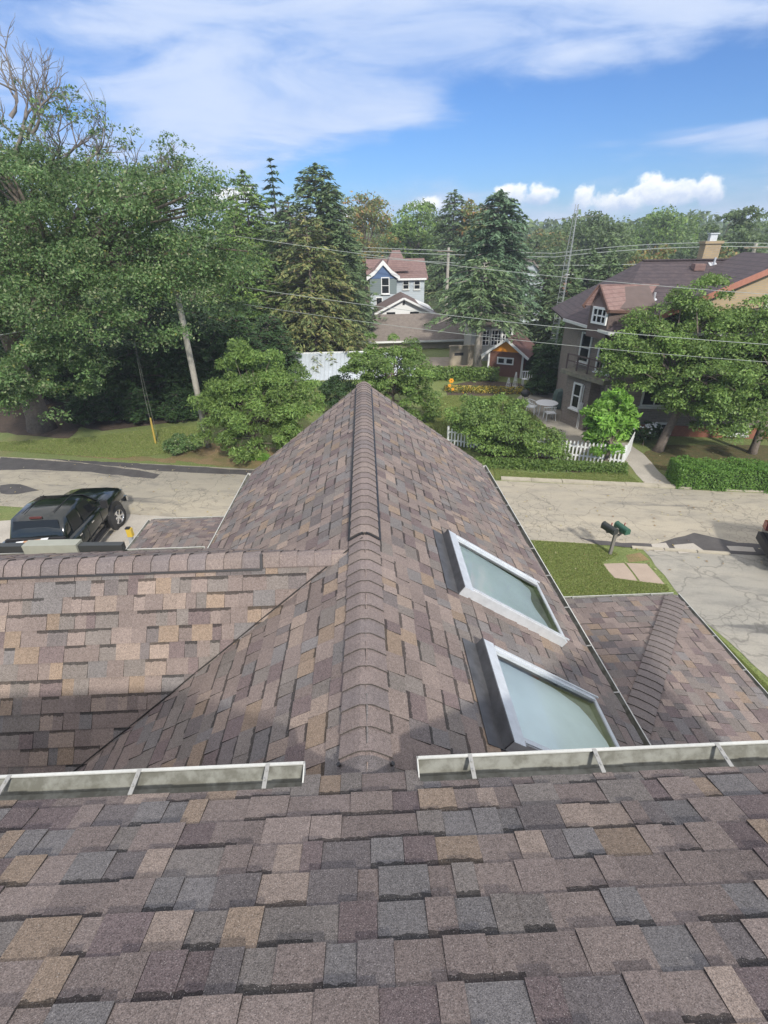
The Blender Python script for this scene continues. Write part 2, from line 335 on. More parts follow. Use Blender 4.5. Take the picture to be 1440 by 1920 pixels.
struct('kerb', k, MATS['kerb_concrete'])
# ================================================================ OUR HOUSE
PAL = [((.185, .148, .135), 30), ((.225, .180, .160), 22), ((.150, .148, .150), 13), ((.125, .094, .098), 14), ((.25, .185, .13), 8), ((.165, .150, .138), 18), ((.28, .22, .18), 6), ((.115, .105, .108), 7)]
def pick(r, cool=0):
    t = r.random()*sum(p[1] for p in PAL)
    for c, wt in PAL:
        t -= wt
        if t <= 0: break
    k = r.uniform(.90, 1.10); mean = (.200, .162, .142)
    return tuple((x*.70+m_*.30)*k for x, m_ in zip(c, mean))
def clip(poly, cl):
    """Sutherland-Hodgman; cl is counter-clockwise and convex"""
    out = poly
    for i in range(len(cl)):
        a, b = cl[i], cl[(i+1) % len(cl)]; inp = out; out = []
        if not inp: return []
        def side(p): return (b[0]-a[0])*(p[1]-a[1])-(b[1]-a[1])*(p[0]-a[0])
        for j in range(len(inp)):
            p, q = inp[j], inp[(j+1) % len(inp)]; sp_, sq = side(p), side(q)
            if sp_ >= 0: out.append(p)
            if (sp_ > 0 > sq) or (sp_ < 0 < sq):
                t = sp_/(sp_-sq); out.append((p[0]+t*(q[0]-p[0]), p[1]+t*(q[1]-p[1])))
    return out
S = .143
def shingles(mb, O, U, V, poly3, seed, hb=.0045, ht=.0065, rows=None, scale=1.0, phase=0, col_k=1.0, parts=None):
    """courses of laminated shingles over a convex roof plane: O on the eave, U along it, V up the slope"""
    O, U, V = Vector(O), Vector(U).normalized(), Vector(V).normalized(); Nn = U.cross(V).normalized()
    if Nn.z < 0: Nn = -Nn
    P = [((Vector(p)-O).dot(U), (Vector(p)-O).dot(V)) for p in poly3]
    ar = sum(P[i][0]*P[(i+1) % len(P)][1]-P[(i+1) % len(P)][0]*P[i][1] for i in range(len(P)))
    if ar < 0: P = P[::-1]
    r = random.Random(seed); s = S*scale
    u0, u1 = min(p[0] for p in P), max(p[0] for p in P); v0, v1 = min(p[1] for p in P), max(p[1] for p in P)
    sub = []
    for pp in (parts or []):
        pp = [((Vector(p)-O).dot(U), (Vector(p)-O).dot(V)) for p in pp]
        if sum(pp[i][0]*pp[(i+1) % len(pp)][1]-pp[(i+1) % len(pp)][0]*pp[i][1] for i in range(len(pp))) < 0: pp = pp[::-1]
        sub.append(pp)
    def emit(quad, hf, col):
        for pg in (sub or [P]): emit1(quad, hf, col, pg)
    def emit1(quad, hf, col, P):
        q = clip(quad, P)
        if len(q) < 3: return
        q2 = [q[0]]
        for p in q[1:]:
            if abs(p[0]-q2[-1][0])+abs(p[1]-q2[-1][1]) > 1e-5: q2.append(p)
        if len(q2) < 3: return
        q = q2; n = len(q)
        top = [O+U*a+V*b+Nn*hf(b) for a, b in q]; bot = [O+U*a+V*b-Nn*.004 for a, b in q]
        if U.cross(V).z < 0: f = [tuple(range(n))[::-1]]+[(i, (i+1) % n, (i+1) % n+n, i+n) for i in range(n)]
        else: f = [tuple(range(n))]+[(i, i+n, (i+1) % n+n, (i+1) % n) for i in range(n)]
        mb.add(top+bot, f, col)
        for ii in range(1, n+1): mb.c[-ii] = (.055, .048, .044)
    k = math.floor((v0-phase)/s)
    while phase+k*s < v1:
        b = phase+k*s; t = b+s; x = u0-r.uniform(0, .4); toothrun = r.random() < .5
        while x < u1:
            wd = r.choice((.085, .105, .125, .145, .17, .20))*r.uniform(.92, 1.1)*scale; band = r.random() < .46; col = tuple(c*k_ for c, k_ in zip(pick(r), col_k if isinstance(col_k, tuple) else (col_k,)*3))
            tooth = toothrun; toothrun = not toothrun if r.random() < .78 else toothrun
            base = lambda v, b=b: hb*(1-(v-b)/s)
            if tooth:
                hf = lambda v, b=b: (hb+ht)*(1-(v-b)/s)+.0004; q0_, q1_ = x+.0012, x+wd-.0012
            else:
                hf = base; q0_, q1_ = x, x+wd
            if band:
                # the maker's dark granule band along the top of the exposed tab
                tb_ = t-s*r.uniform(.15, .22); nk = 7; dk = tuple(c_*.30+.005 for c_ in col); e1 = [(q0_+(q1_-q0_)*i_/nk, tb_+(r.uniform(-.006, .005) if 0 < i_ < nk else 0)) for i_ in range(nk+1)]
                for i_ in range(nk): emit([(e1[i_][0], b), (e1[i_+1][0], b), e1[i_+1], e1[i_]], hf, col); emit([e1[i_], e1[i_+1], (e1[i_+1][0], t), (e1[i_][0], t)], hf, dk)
            else: emit([(q0_, b), (q1_, b), (q1_, t), (q0_, t)], hf, col)
            # every butt has a thin dark under-edge strip of backer showing at some joints
            x += wd
        k += 1
def caps(mb, A, B, Ld, Rd, wd=.15, lift=.020, seed=1, exp=.143, butt=.010, start=0, col=None, flip=False):
    """bent cap shingles laid from A to B, each butt facing A"""
    A, B, Ld, Rd = Vector(A), Vector(B), Vector(Ld).normalized(), Vector(Rd).normalized(); D = (B-A); ln = D.length; D.normalize()
    up = -(Ld+Rd); up = up.normalized() if up.length > .05 else Vector((0, 0, 1)); r = random.Random(seed)
    nseg = int(ln/exp)
    for i in range(nseg):
        a = A+D*(i*exp); c = A+D*((i+1)*exp+.004)
        c0 = col or r.choice([(.20, .162, .148), (.185, .152, .142), (.215, .175, .155), (.175, .15, .145)])
        kk = r.uniform(.93, 1.07); cc = tuple(x*kk for x in c0)
        w2 = wd*r.uniform(.985, 1.015)
        def sec(P, h, thick):
            nl = Ld.cross(D).normalized(); nl = nl if nl.z > 0 else -nl
            nr = Rd.cross(D).normalized(); nr = nr if nr.z > 0 else -nr
            pts = []
            for s_ in (-1, -.62, -.34, -.13, .13, .34, .62, 1):
                dd = Ld if s_ < 0 else Rd; nn_ = nl if s_ < 0 else nr; q = P+dd*(w2*abs(s_))+nn_*h
                soft = max(0, 1-abs(s_)/.5); q = q - up*soft*soft*.012
                pts.append(q)
            lo = [q-up*thick for q in pts]
            return pts+lo[::-1]
        mb.loft([sec(a, lift+butt, .016), sec(c, lift, .010)], cc); mb.c[-1] = mb.c[-2] = (.075, .066, .06)
X1, D1 = -.0743, 2.2946; mR, mLc = .679, .604
def zR(x): return -(D1+mR*(x-X1))
def zL(x): return -(D1+mLc*(X1-x))
def onR(x, y): return atP(x, y, (mR, 0, 1), -(D1-mR*X1))
def onL(x, y): return atP(x, y, (-mLc, 0, 1), -(D1+mLc*X1))
house = thing('shingled_house', 'house seen from its own roof, brown mixed shingles, ridge running away from the viewer', 'house')
# upper (foreground) roof, falling away from the viewer
D0, M0 = 1.685, .4086; YE = 1.452
def zF(y): return -(D0+M0*y)
mb = MB(); v_up = Vector((0, -1, M0)).normalized()
YG_ = 1.385; full = [(-4.2, YE, zF(YE)), (4.2, YE, zF(YE)), (4.2, -1.6, zF(-1.6)), (-4.2, -1.6, zF(-1.6))]
prt = [[(x0, ye, zF(ye)), (x1, ye, zF(ye)), (x1, -1.6, zF(-1.6)), (x0, -1.6, zF(-1.6))] for x0, x1, ye in ((-4.2, -.374, YG_), (-.374, .185, YE), (.185, 4.2, YG_))]
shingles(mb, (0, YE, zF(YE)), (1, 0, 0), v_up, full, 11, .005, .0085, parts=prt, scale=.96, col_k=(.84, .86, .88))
for q in prt: mb.poly([Vector(p)-Vector((0, 0, .006)) for p in q], .08, (.06, .055, .05))
mb.poly([(4.2, -1.6, zF(-1.6)-.006), (-4.2, -1.6, zF(-1.6)-.006), (-4.2, -4.6, zF(-1.6)-1.3), (4.2, -4.6, zF(-1.6)-1.3)], .08, (.17, .15, .14))
mb.build('upper_roof', SH, house)
# central wing: ridge away from the viewer
apex = Vector((X1, 9.04, -D1)); eR0 = onR(1208, 1400); eR1 = onR(903, 870); eL1 = onL(473, 885); eL0 = onL(403, 1018)
dR = (eR0-eR1).normalized(); eRn = eR0+dR*1.9; eRn.z = zR(eRn.x)
mb = MB()
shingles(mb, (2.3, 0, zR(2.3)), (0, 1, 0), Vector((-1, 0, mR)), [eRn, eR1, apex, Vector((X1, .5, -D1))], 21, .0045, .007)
mb.poly([eRn-Vector((0, 0, .01)), eR1-Vector((0, 0, .01)), apex-Vector((0, 0, .01)), Vector((X1, .5, -D1-.01))], .12, (.06, .055, .05))
mb.build('roof_slope', SH, house)
# left gable planes from the measured valley
VA, VB = onL(142, 1449), onL(560, 1110); mG = (VA.z-VB.z)/(VA.y-VB.y); cG = VA.z-mG*VA.y
ZRG = -2.385; YRG = (ZRG-cG)/mG; mB_ = .60
vd = (VA-VB).normalized(); VN = VB+vd*5.2                          # valley run on below the gutter
vtop = Vector((X1, 0, -D1)); vtop = VB - vd*((VB.x-X1)/vd.x)*-1 if False else VB + vd*((X1-VB.x)/vd.x)
def backY(z): return YRG+(ZRG-z)/mB_
xe = -2.22; vbB = Vector((xe, backY(zL(xe)), zL(xe)))
mb = MB()
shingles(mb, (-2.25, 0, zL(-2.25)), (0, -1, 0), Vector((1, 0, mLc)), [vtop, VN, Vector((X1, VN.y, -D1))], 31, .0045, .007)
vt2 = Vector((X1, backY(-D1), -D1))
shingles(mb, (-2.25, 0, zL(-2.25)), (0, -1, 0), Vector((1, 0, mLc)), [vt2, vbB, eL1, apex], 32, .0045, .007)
mb.poly([vt2-Vector((0, 0, .01)), apex-Vector((0, 0, .01)), eL1-Vector((0, 0, .01)), vbB-Vector((0, 0, .01))], .12, (.06, .055, .05))
mb.poly([Vector((X1, VN.y, -D1-.01)), vt2-Vector((0, 0, .01)), vtop-Vector((0, 0, .01)), VN-Vector((0, 0, .01))], .12, (.06, .055, .05))
mb.build('roof_slope', SH, house)
mb = MB(); XL = -8.5
up_g = Vector((0, 1, mG)).normalized()
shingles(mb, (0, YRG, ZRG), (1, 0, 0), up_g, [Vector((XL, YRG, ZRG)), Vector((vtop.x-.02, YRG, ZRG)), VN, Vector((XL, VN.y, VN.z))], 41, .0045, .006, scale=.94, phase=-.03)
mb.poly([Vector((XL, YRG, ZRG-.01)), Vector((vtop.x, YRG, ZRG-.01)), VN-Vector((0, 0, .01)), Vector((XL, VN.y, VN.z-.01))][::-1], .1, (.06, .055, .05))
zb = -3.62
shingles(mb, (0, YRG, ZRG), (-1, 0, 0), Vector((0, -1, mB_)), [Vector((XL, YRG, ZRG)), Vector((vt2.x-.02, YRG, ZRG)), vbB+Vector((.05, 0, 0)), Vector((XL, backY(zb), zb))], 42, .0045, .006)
mb.poly([Vector((XL, YRG, ZRG-.01)), Vector((vt2.x, YRG, ZRG-.01)), vbB-Vector((0, 0, .01)), Vector((XL, backY(zb), zb-.01))], .1, (.06, .055, .05))
mb.build('gable_roof', SH, house)
mb = MB(); vn_ = Vector((-.5, -.5, 1)).normalized()
vq = [vtop.lerp(VN, i/26)+Vector((rnd.uniform(-.006, .006)-.012, rnd.uniform(-.004, .004), .014)) for i in range(27)]
for i in range(26): mb.bar(vq[i], vq[i+1], .007, .012, up=vn_)
mb.build('valley_cut', mat('shingle_cut_edge', (.035, .032, .03), rough=.9), house)
# ridge caps and ridge vents
mb = MB(); lD = Vector((-1, 0, -mLc)); rD = Vector((1, 0, -mR))
caps(mb, (X1, 1.30, -D1), (X1, 3.76, -D1), lD, rD, .145, .020, 5, butt=.011)
mb.build('ridge_cap', SH, house)
mb = MB(); caps(mb, (X1, 8.6, -D1), (X1, 9.06, -D1), lD, rD, .152, .020, 6); mb.build('ridge_cap', SH, house)
mb = MB(); caps(mb, (X1, 3.70, -D1), (X1, 8.66, -D1), lD, rD, .128, .034, 7, butt=.009); v1 = mb.build('vent_cap', SH, house)
mb = MB()
for d, s_ in ((lD.normalized(), -1), (rD.normalized(), 1)):
    nn_ = Vector((d.z*-s_, 0, abs(d.x))); nn_ = Vector((s_*abs(d.z), 0, abs(d.x)))
    a = Vector((X1, 3.685, -D1))+d*.140+nn_*.018; b = Vector((X1, 8.67, -D1))+d*.140+nn_*.018
    mb.bar(a, b, .026, .040, up=nn_)
    a2 = Vector((X1, 3.692, -D1))+nn_*.016; mb.bar(a2, a, .016, .036, up=nn_)
mb.build('ridge_vent', BLACKP, house)
# end vent section near the viewer, nailed
mb = MB(); caps(mb, (X1, 1.42, -D1), (X1, 1.57, -D1), lD, rD, .158, .024, 9, exp=.14, butt=.012, col=(.135, .12, .118)); ne = mb.build('vent_end_cap', SH, house)
for s_, y_ in ((-1, 1.545), (1, 1.54), (-1, 1.445), (1, 1.455)):
    mb = MB(); d = (lD if s_ < 0 else rD).normalized(); nn_ = Vector((s_*abs(d.z), 0, abs(d.x))); c = Vector((X1, y_, -D1))+d*.135+nn_*.045
    mb.tube([c-nn_*.012, c+nn_*.004], [.009, .012], 8); mb.build('nail', BLACKP, ne)
gl = Vector((0, -1, -mG)); gb = Vector((0, 1, -mB_))
mb = MB(); caps(mb, (-.98, YRG, ZRG), (-8.4, YRG, ZRG), gl, gb, .108, .026, 12, exp=.155, butt=.012)
mb.build('vent_cap', SH, house)
mb = MB(); caps(mb, (X1-.14, YRG, ZRG), (-1.0, YRG, ZRG), gl, gb, .108, .020, 13, exp=.15); mb.build('ridge_cap', SH, house)
mb = MB(); gn = gl.normalized(); nrm = Vector((0, -abs(gn.z), abs(gn.y)))
a = Vector((-.965, YRG, ZRG))+gn*.120+nrm*.012; b = Vector((-8.3, YRG, ZRG))+gn*.120+nrm*.012
mb.bar(a, b, .012, .034, up=nrm)
x = -.97
while x > -5.2:
    c = Vector((x, YRG, ZRG))+gn*.131+nrm*.014; mb.bar(c-nrm*.015, c+nrm*.015, .006, .012, up=Vector((1, 0, 0))); x -= .016
mb.bar(Vector((-.972, YRG-.005, ZRG+.012)), a, .022, .05, up=nrm)
mb.build('ridge_vent', BLACKP, house)
# roofing edge walls under the wings (pale siding)
SIDING = mat('pale_siding', (.50, .49, .45), rough=.7, var=.08, vscale=2)
mb = MB()
for (x0, x1, y0, y1, z1) in ((-2.0, 2.05, 1.3, 7.6, -3.85), (-8.2, -2.0, 2.55, 5.3, -3.75), (-4.0, 4.0, -4.4, 1.2, -2.5)):
    mb.box(((x0+x1)/2, (y0+y1)/2, (GZ+z1)/2), (x1-x0, y1-y0, z1-GZ))
mb.build('wall', SIDING, house)
# far gable wall of the central wing
mb = MB(); mb.poly([(-2.0, 7.62, -3.9), (2.0, 7.62, -3.9), (1.9, 7.62, zR(1.9)-.14), (X1, 7.62, -D1-.14), (-1.9, 7.62, zL(-1.9)-.14)], .02); mb.build('gable_wall', SIDING, house)
# gutters ---------------------------------------------------------
def gutter(A, B, outd, size=.115, hang=.6, end=True, hs=0, lipw=.014):
    A, B, o_ = Vector(A), Vector(B), Vector(outd).normalized(); D = (B-A).normalized(); z = Vector((0, 0, 1)); s = size/.115
    def P(p, x, h): return p+o_*x*s+z*h*s
    prof = [(-.004, -.022), (-.004, -.088), (.068, -.088), (.098, -.048), (.117, -.02), (.117, .004), (.117-lipw, .004), (.117-lipw, -.004), (.111, -.004), (.111, -.018), (.093, -.044), (.066, -.084), (0, -.084), (0, -.022)]
    mb = MB(); mb.loft([[P(A, x, h) for x, h in prof], [P(B, x, h) for x, h in prof]])
    for q in ((A, B) if end is True else ()):
        sg = 1 if q is A else -1
        mb.poly([P(q, x, h)-D*sg*.003 for x, h in prof[:7]], .006, nrm=D*-sg)
    go = mb.build('gutter', mat('gutter_paint', (.50, .51, .48), rough=.5, var=.14, vscale=5, fine=.06, fscale=60), house)
    mb = MB(); ins = [(.002, -.024), (.002, -.082), (.066, -.082), (.091, -.043), (.108, -.018), (.108, -.010)]
    mb.add([P(q, x, h) for q in (A+D*.003, B-D*.003) for x, h in ins], [(i, i+1, i+7, i+6) for i in range(5)]); mb.build('gutter_inside', GDIRT, go)
    ln = (B-A).length; x = hs or hang*.5
    while x < ln-.05:
        q = A+D*x; m2 = MB(); a = P(q, .108, .004); b = P(q, -.008, -.002)
        m2.bar(a, b, .02*s, .005, up=z); m2.bar(P(q, .110, .006), P(q, .110, -.03), .02*s, .004, up=o_)
        for hx in (.03, .075): m2.tube([P(q, hx, .006), P(q, hx, .0105)], .0045, 8)
        m2.build('gutter_hanger', mat('grey_strap', (.36, .36, .34), rough=.5, metal=.4), go); x += hang
    return go
gutter((-4.2, 1.389, -2.235), (-.372, 1.389, -2.235), (0, 1, 0), .115, .62, hs=.55)
gutter((.183, 1.389, -2.235), (4.2, 1.389, -2.235), (0, 1, 0), .115, .62, hs=.26)
gutter(eR1+Vector((-.0, 0, -.03)), eRn+Vector((-.0, 0, -.03)), (1, 0, 0), .085, .62, hs=.3)
gutter(eL0+Vector((0, -.12, -.02)), eL1+Vector((0, 0, -.02)), (-1, 0, 0), .08, .7)
gutter((-6.2, backY(zb)-.02, zb-.01), (xe-.08, backY(zb)-.02, zb-.01), (0, 1, 0), .08, 1.2)
# lower roof on the right (hip)
ZLR = -4.75
c1 = atZ(1268, 1116, ZLR); c2 = atZ(1440, 1300, ZLR); ed = (c2-c1).normalized(); c3 = c1+ed*4.2
Htop = atZ(1183, 1392, ZLR+.55); hv = Htop-c1; mx_, my_ = .55/-hv.x, .55/-hv.y; hipd = hv.normalized()
mb = MB(); e_ = Vector((0, 0, .01)); _dn = lambda q: q if q.z < 0 else -q
xl_ = -2.95; hb_ = Htop+hipd*.9; H2 = Vector((c1.x+xl_, hb_.y, hb_.z))
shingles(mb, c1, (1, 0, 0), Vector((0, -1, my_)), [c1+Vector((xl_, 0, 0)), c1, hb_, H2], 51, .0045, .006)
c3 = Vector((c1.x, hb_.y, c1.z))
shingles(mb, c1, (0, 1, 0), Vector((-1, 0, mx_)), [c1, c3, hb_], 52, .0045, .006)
mb.poly([c1+Vector((xl_, 0, 0))-e_, H2-e_, hb_-e_, c1-e_], .08, (.06, .05, .05))
mb.poly([c1-e_, hb_-e_, c3-e_], .08, (.06, .05, .05))
caps(mb, hb_, c1+hipd*.04, _dn(hipd.cross(Vector((0, my_, 1)))), _dn(hipd.cross(Vector((mx_, 0, 1)))), .135, .020, 14, exp=.143, butt=.012, col=(.175, .15, .14))
mb.build('porch_roof', SH, house)
gutter(c1+Vector((-1.85, .0, -.01)), c1+Vector((.0, 0, -.01)), (0, 1, 0), .075, .6, end=False)
gutter(c1+Vector((0, .05, -.012)), c3+Vector((0, 0, -.012)), (1, 0, 0), .075, .6, end=False)
mb = MB(); mb.box((c1.x-1.0, c1.y-2.1, (GZ+ZLR)/2-.1), (1.6, 3.9, ZLR-GZ-.2)); mb.build('porch_wall', SIDING, house)
# small roof on the left beyond the cross gable
ZLL = -4.9
a0, a1, a2 = atZ(284, 975, ZLL), atZ(430, 970, ZLL), atZ(252, 1032, ZLL)
mb = MB(); ml = .30
K = a0+Vector((2.4, -2.4, 2.4*ml))
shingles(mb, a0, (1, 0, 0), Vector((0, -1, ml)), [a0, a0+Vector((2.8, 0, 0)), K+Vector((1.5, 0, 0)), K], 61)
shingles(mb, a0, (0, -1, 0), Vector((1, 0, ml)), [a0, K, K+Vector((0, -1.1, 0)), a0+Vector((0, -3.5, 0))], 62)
mb.poly([a0-e_, K-e_, K+Vector((1.5, 0, 0))-e_, a0+Vector((2.8, 0, 0))-e_], .08, (.06, .05, .05), nrm=(0, 0, 1))
mb.poly([a0-e_, a0+Vector((0, -3.5, 0))-e_, K+Vector((0, -1.1, 0))-e_, K-e_], .08, (.06, .05, .05), nrm=(0, 0, 1))
mb.build('porch_roof', SH, house)
gutter(a0+Vector((0, 0, -.01)), a0+Vector((2.2, 0, -.01)), (0, 1, 0), .08, .8, end=False)
gutter(a0+Vector((0, -3.4, -.012)), a0+Vector((0, .05, -.012)), (-1, 0, 0), .08, .8, end=False)
mb = MB(); mb.box((a0.x+1.5, a0.y-1.9, (GZ+ZLL)/2-.1), (2.4, 3.2, ZLL-GZ-.2)); mb.build('porch_wall', SIDING, house)
# skylights --------------------------------------------------------
RU, RV, RN = Vector((0, 1, 0)), Vector((1, 0, -mR)).normalized(), Vector((mR, 0, 1)).normalized()
def rp(y, x, h): return Vector((x, y, zR(x)))+RN*h
LID = mat('skylight_frame', (.60, .63, .66), rough=.38, metal=.35, var=.12, vscale=14, bump=.15)
FLASH = mat('lead_flashing', (.09, .093, .10), rough=.6, metal=.3, var=.35, vscale=9)
SGL = bpy.data.materials.new('skylight_glass'); SGL.use_nodes = True; t = SGL.node_tree; t.nodes.remove(t.nodes['Principled BSDF'])
fr = N(t, 'ShaderNodeFresnel'); fr.inputs[0].default_value = 1.5; gls = N(t, 'ShaderNodeBsdfGlossy'); gls.inputs['Roughness'].default_value = .03
trn = N(t, 'ShaderNodeBsdfTransparent'); trn.inputs[0].default_value = (.92, .98, .97, 1); mx = N(t, 'ShaderNodeMixShader')
L(t, M(t, 'ADD', .10, M(t, 'MULTIPLY', fr.outputs[0], .9)), mx.inputs[0]); L(t, trn.outputs[0], mx.inputs[1]); L(t, gls.outputs[0], mx.inputs[2]); L(t, mx.outputs[0], t.nodes['Material Output'].inputs[0])
SHADE = mat('pale_fabric_blind', (.90, .97, .98), rough=.8, var=.10, vscale=2.2)
SHAFT = mat('skylight_shaft', (.34, .35, .28), rough=.8, var=.25, vscale=8)
def skylight(y0, y1, x0, x1, sag):
    fl = MB(); e = .11
    fl.poly([rp(y0-.03, x0-.12, .014), rp(y1+.03, x0-.12, .014), rp(y1+.03, x0, .014), rp(y0-.03, x0, .014)], .006, nrm=RN)
    fr_ = MB(); w_ = .055; H = .10
    def rail(a, b, c, d, h0, h1): # plan rectangle y0,y1,x0,x1
        P = [rp(a, c, h0), rp(b, c, h0), rp(b, d, h0), rp(a, d, h0), rp(a, c, h1), rp(b, c, h1), rp(b, d, h1), rp(a, d, h1)]
        fr_.add(P, [(0, 1, 2, 3), (4, 7, 6, 5), (0, 4, 5, 1), (1, 5, 6, 2), (2, 6, 7, 3), (3, 7, 4, 0)])
    rail(y0-.02, y1+.02, x0, x0+.085, .0, H)            # ridge side, deep hood
    rail(y0, y1, x1-.03, x1, .0, H-.02)
    rail(y0, y0+w_, x0+.086, x1-.031, .0, H-.004); rail(y1-w_, y1, x0+.086, x1-.031, .0, H-.004)
    rail(y0+.006, y0+.022, x0+.086, x1+.004, H-.004, H+.008); rail(y1-.022, y1-.006, x0+.086, x1+.004, H-.004, H+.008)
    s = fr_.build('skylight', LID, house)
    s['label'] = 'skylight with silver frame'
    fl.build('flashing', FLASH, s)
    m2 = MB(); P0 = [rp(y0-.02, x0-.012, .0), rp(y1+.02, x0-.012, .0), rp(y1+.02, x0-.002, .0), rp(y0-.02, x0-.002, .0)]
    m2.add(P0+[p+RN*(H+.006) for p in P0], [(0, 1, 2, 3), (4, 7, 6, 5), (0, 4, 5, 1), (1, 5, 6, 2), (2, 6, 7, 3), (3, 7, 4, 0)]); m2.build('hood_side', FLASH, s)
    gm = MB(); gm.poly([rp(y0+w_, x0+.086, H-.03), rp(y1-w_, x0+.086, H-.03), rp(y1-w_, x1-.031, H-.03), rp(y0+w_, x1-.031, H-.03)][::-1], .0); gm.build('glass', SGL, s)
    # blind sagging under the glass
    bm_ = MB(); ny, nx = 14, 10; V = []
    for i in range(nx+1):
        for j in range(ny+1):
            tx, ty = i/nx, j/ny; dip = -.007*max(0, 1-abs(tx*1.1+ty*.55-.72)*16)+sag[0]*(tx**2.2)*(.5+.5*abs(ty-.5)*2)+sag[1]*(ty**3)+.0015*math.sin(ty*25+tx*5)*tx
            V.append(rp(y0+w_+(y1-y0-2*w_)*ty, x0+.086+(x1-x0-.12)*tx*(sag[2]-.10*math.sin(math.pi*ty)**3 if sag[2] < .95 else sag[2]-.16*ty**3), H-.040-dip))
    bm_.add(V, [(i*(ny+1)+j, i*(ny+1)+j+1, (i+1)*(ny+1)+j+1, (i+1)*(ny+1)+j) for i in range(nx) for j in range(ny)]); bm_.build('blind', SHADE, s, True)
    sh = MB(); P = [rp(y0+w_, x0+.086, H-.032), rp(y1-w_, x0+.086, H-.032), rp(y1-w_, x1-.031, H-.032), rp(y0+w_, x1-.031, H-.032)]; Q = [p-RN*(H-.032-.018) for p in P]
    sh.add(P+Q, [(0, 4, 5, 1), (1, 5, 6, 2), (2, 6, 7, 3), (3, 7, 4, 0), (4, 7, 6, 5)]); sh.build('shaft', SHAFT, s)
    return s
skylight(3.54, 4.50, .77, 1.86, (.03, .02, .93))['label'] = 'farther skylight, blind sagging under glass'
skylight(1.98, 2.86, .80, 1.85, (.022, .03, .97))['label'] = 'nearer skylight, partly behind the gutter'
# loose things on and by the rear eave
yb = backY(zb)
t_ = thing('metal_flashing', 'dark length of metal flashing with a pale sleeve lying along the rear eave', 'flashing', (0, 0, 0))
p0, p1 = atY(-60, 1028, yb+.02), atY(232, 1025, yb-.05)
mb = MB(); mb.bar(p0, p1, .09, .10); mb.build('bar', mat('dark_metal', (.055, .06, .06), rough=.45, metal=.3), t_)
q0, q1 = atY(50, 1026, yb), atY(150, 1024, yb-.03); mb = MB(); mb.bar(q0, q1, .15, .13); mb.build('sleeve', mat('olive_grey_metal', (.30, .31, .26), rough=.5, var=.1), t_)
b = atZ(252, 1030, -8.7)
t_ = thing('marker_post', 'short grey post with a yellow and black wrap beside the left porch roof', 'post', (b.x, b.y, GZ))
mb = MB(); mb.box((0, 0, .5), (.12, .12, 1.0)); mb.build('post', mat('grey_paint', (.3, .31, .32)), t_)
mb = MB(); mb.box((.03, -.0, .95), (.16, .14, .28)); mb.build('wrap', mat('yellow_paint', (.55, .38, .05), rough=.5), t_)
mb = MB(); mb.box((.0, 0, 1.11), (.13, .13, .04)); mb.build('cap', BLACKP, t_)
# ================================================================ NEIGHBOURING BUILDINGS
def roof_mat(name, c, c2, course=.14, ax='Y'):
    m = bpy.data.materials.new(name); m.use_nodes = True; t = m.node_tree; b = t.nodes['Principled BSDF']
    co = N(t, 'ShaderNodeTexCoord').outputs['Object']
    k = mixc(t, ramp(noise(co, 3.5, 5, .65, tree=t), .35, .65, t), c, c2)
    sp2 = N(t, 'ShaderNodeSeparateXYZ'); L(t, co, sp2.inputs[0])
    fr = M(t, 'FRACT', M(t, 'DIVIDE', sp2.outputs[2], course)); ln = M(t, 'LESS_THAN', fr, .16)
    k = mixc(t, M(t, 'MULTIPLY', ln, .55), k, tuple(x*.35 for x in c))
    hs = N(t, 'ShaderNodeHueSaturation'); L(t, k, hs.inputs['Color']); L(t, M(t, 'ADD', .65, M(t, 'MULTIPLY', noise(co, 30, 2, .8, off=3, tree=t), .7)), hs.inputs['Value'])
    L(t, hs.outputs[0], b.inputs['Base Color']); b.inputs['Roughness'].default_value = .85; return m
BRICK = bpy.data.materials.new('tan_brick'); BRICK.use_nodes = True; t = BRICK.node_tree; b = t.nodes['Principled BSDF']
def brickify(m, c1, c2, mor):
    t = m.node_tree; b = t.nodes['Principled BSDF']; geo = N(t, 'ShaderNodeTexCoord'); sp2 = N(t, 'ShaderNodeSeparateXYZ'); L(t, geo.outputs['Object'], sp2.inputs[0])
    cb = N(t, 'ShaderNodeCombineXYZ'); L(t, M(t, 'ADD', sp2.outputs[0], sp2.outputs[1]), cb.inputs[0]); L(t, sp2.outputs[2], cb.inputs[1])
    br = N(t, 'ShaderNodeTexBrick'); br.inputs['Scale'].default_value = 1; br.inputs['Brick Width'].default_value = .24; br.inputs['Row Height'].default_value = .085; br.inputs['Mortar Size'].default_value = .008
    br.inputs['Color1'].default_value = (*c1, 1); br.inputs['Color2'].default_value = (*c2, 1); br.inputs['Mortar'].default_value = (*mor, 1)
    L(t, cb.outputs[0], br.inputs[0]); L(t, br.outputs[0], b.inputs['Base Color']); b.inputs['Roughness'].default_value = .9
brickify(BRICK, (.40, .30, .17), (.33, .25, .15), (.30, .27, .22))
GREYBRICK = bpy.data.materials.new('grey_brick'); GREYBRICK.use_nodes = True; brickify(GREYBRICK, (.225, .185, .155), (.175, .145, .12), (.24, .22, .20))
BROWNWALL = mat('brown_stucco', (.115, .085, .075), rough=.85, var=.12, vscale=3)
DKROOF = roof_mat('dark_brown_shingle', (.052, .04, .045), (.08, .06, .062))
RDROOF = roof_mat('red_brown_shingle', (.19, .115, .10), (.235, .155, .135))
MVROOF = roof_mat('mauve_brown_shingle', (.17, .105, .095), (.215, .14, .125), .2)
GYROOF = roof_mat('grey_brown_shingle', (.165, .14, .12), (.21, .18, .155), .09)
ORANGE = mat('orange_trim', (.32, .13, .085), rough=.6, var=.1)
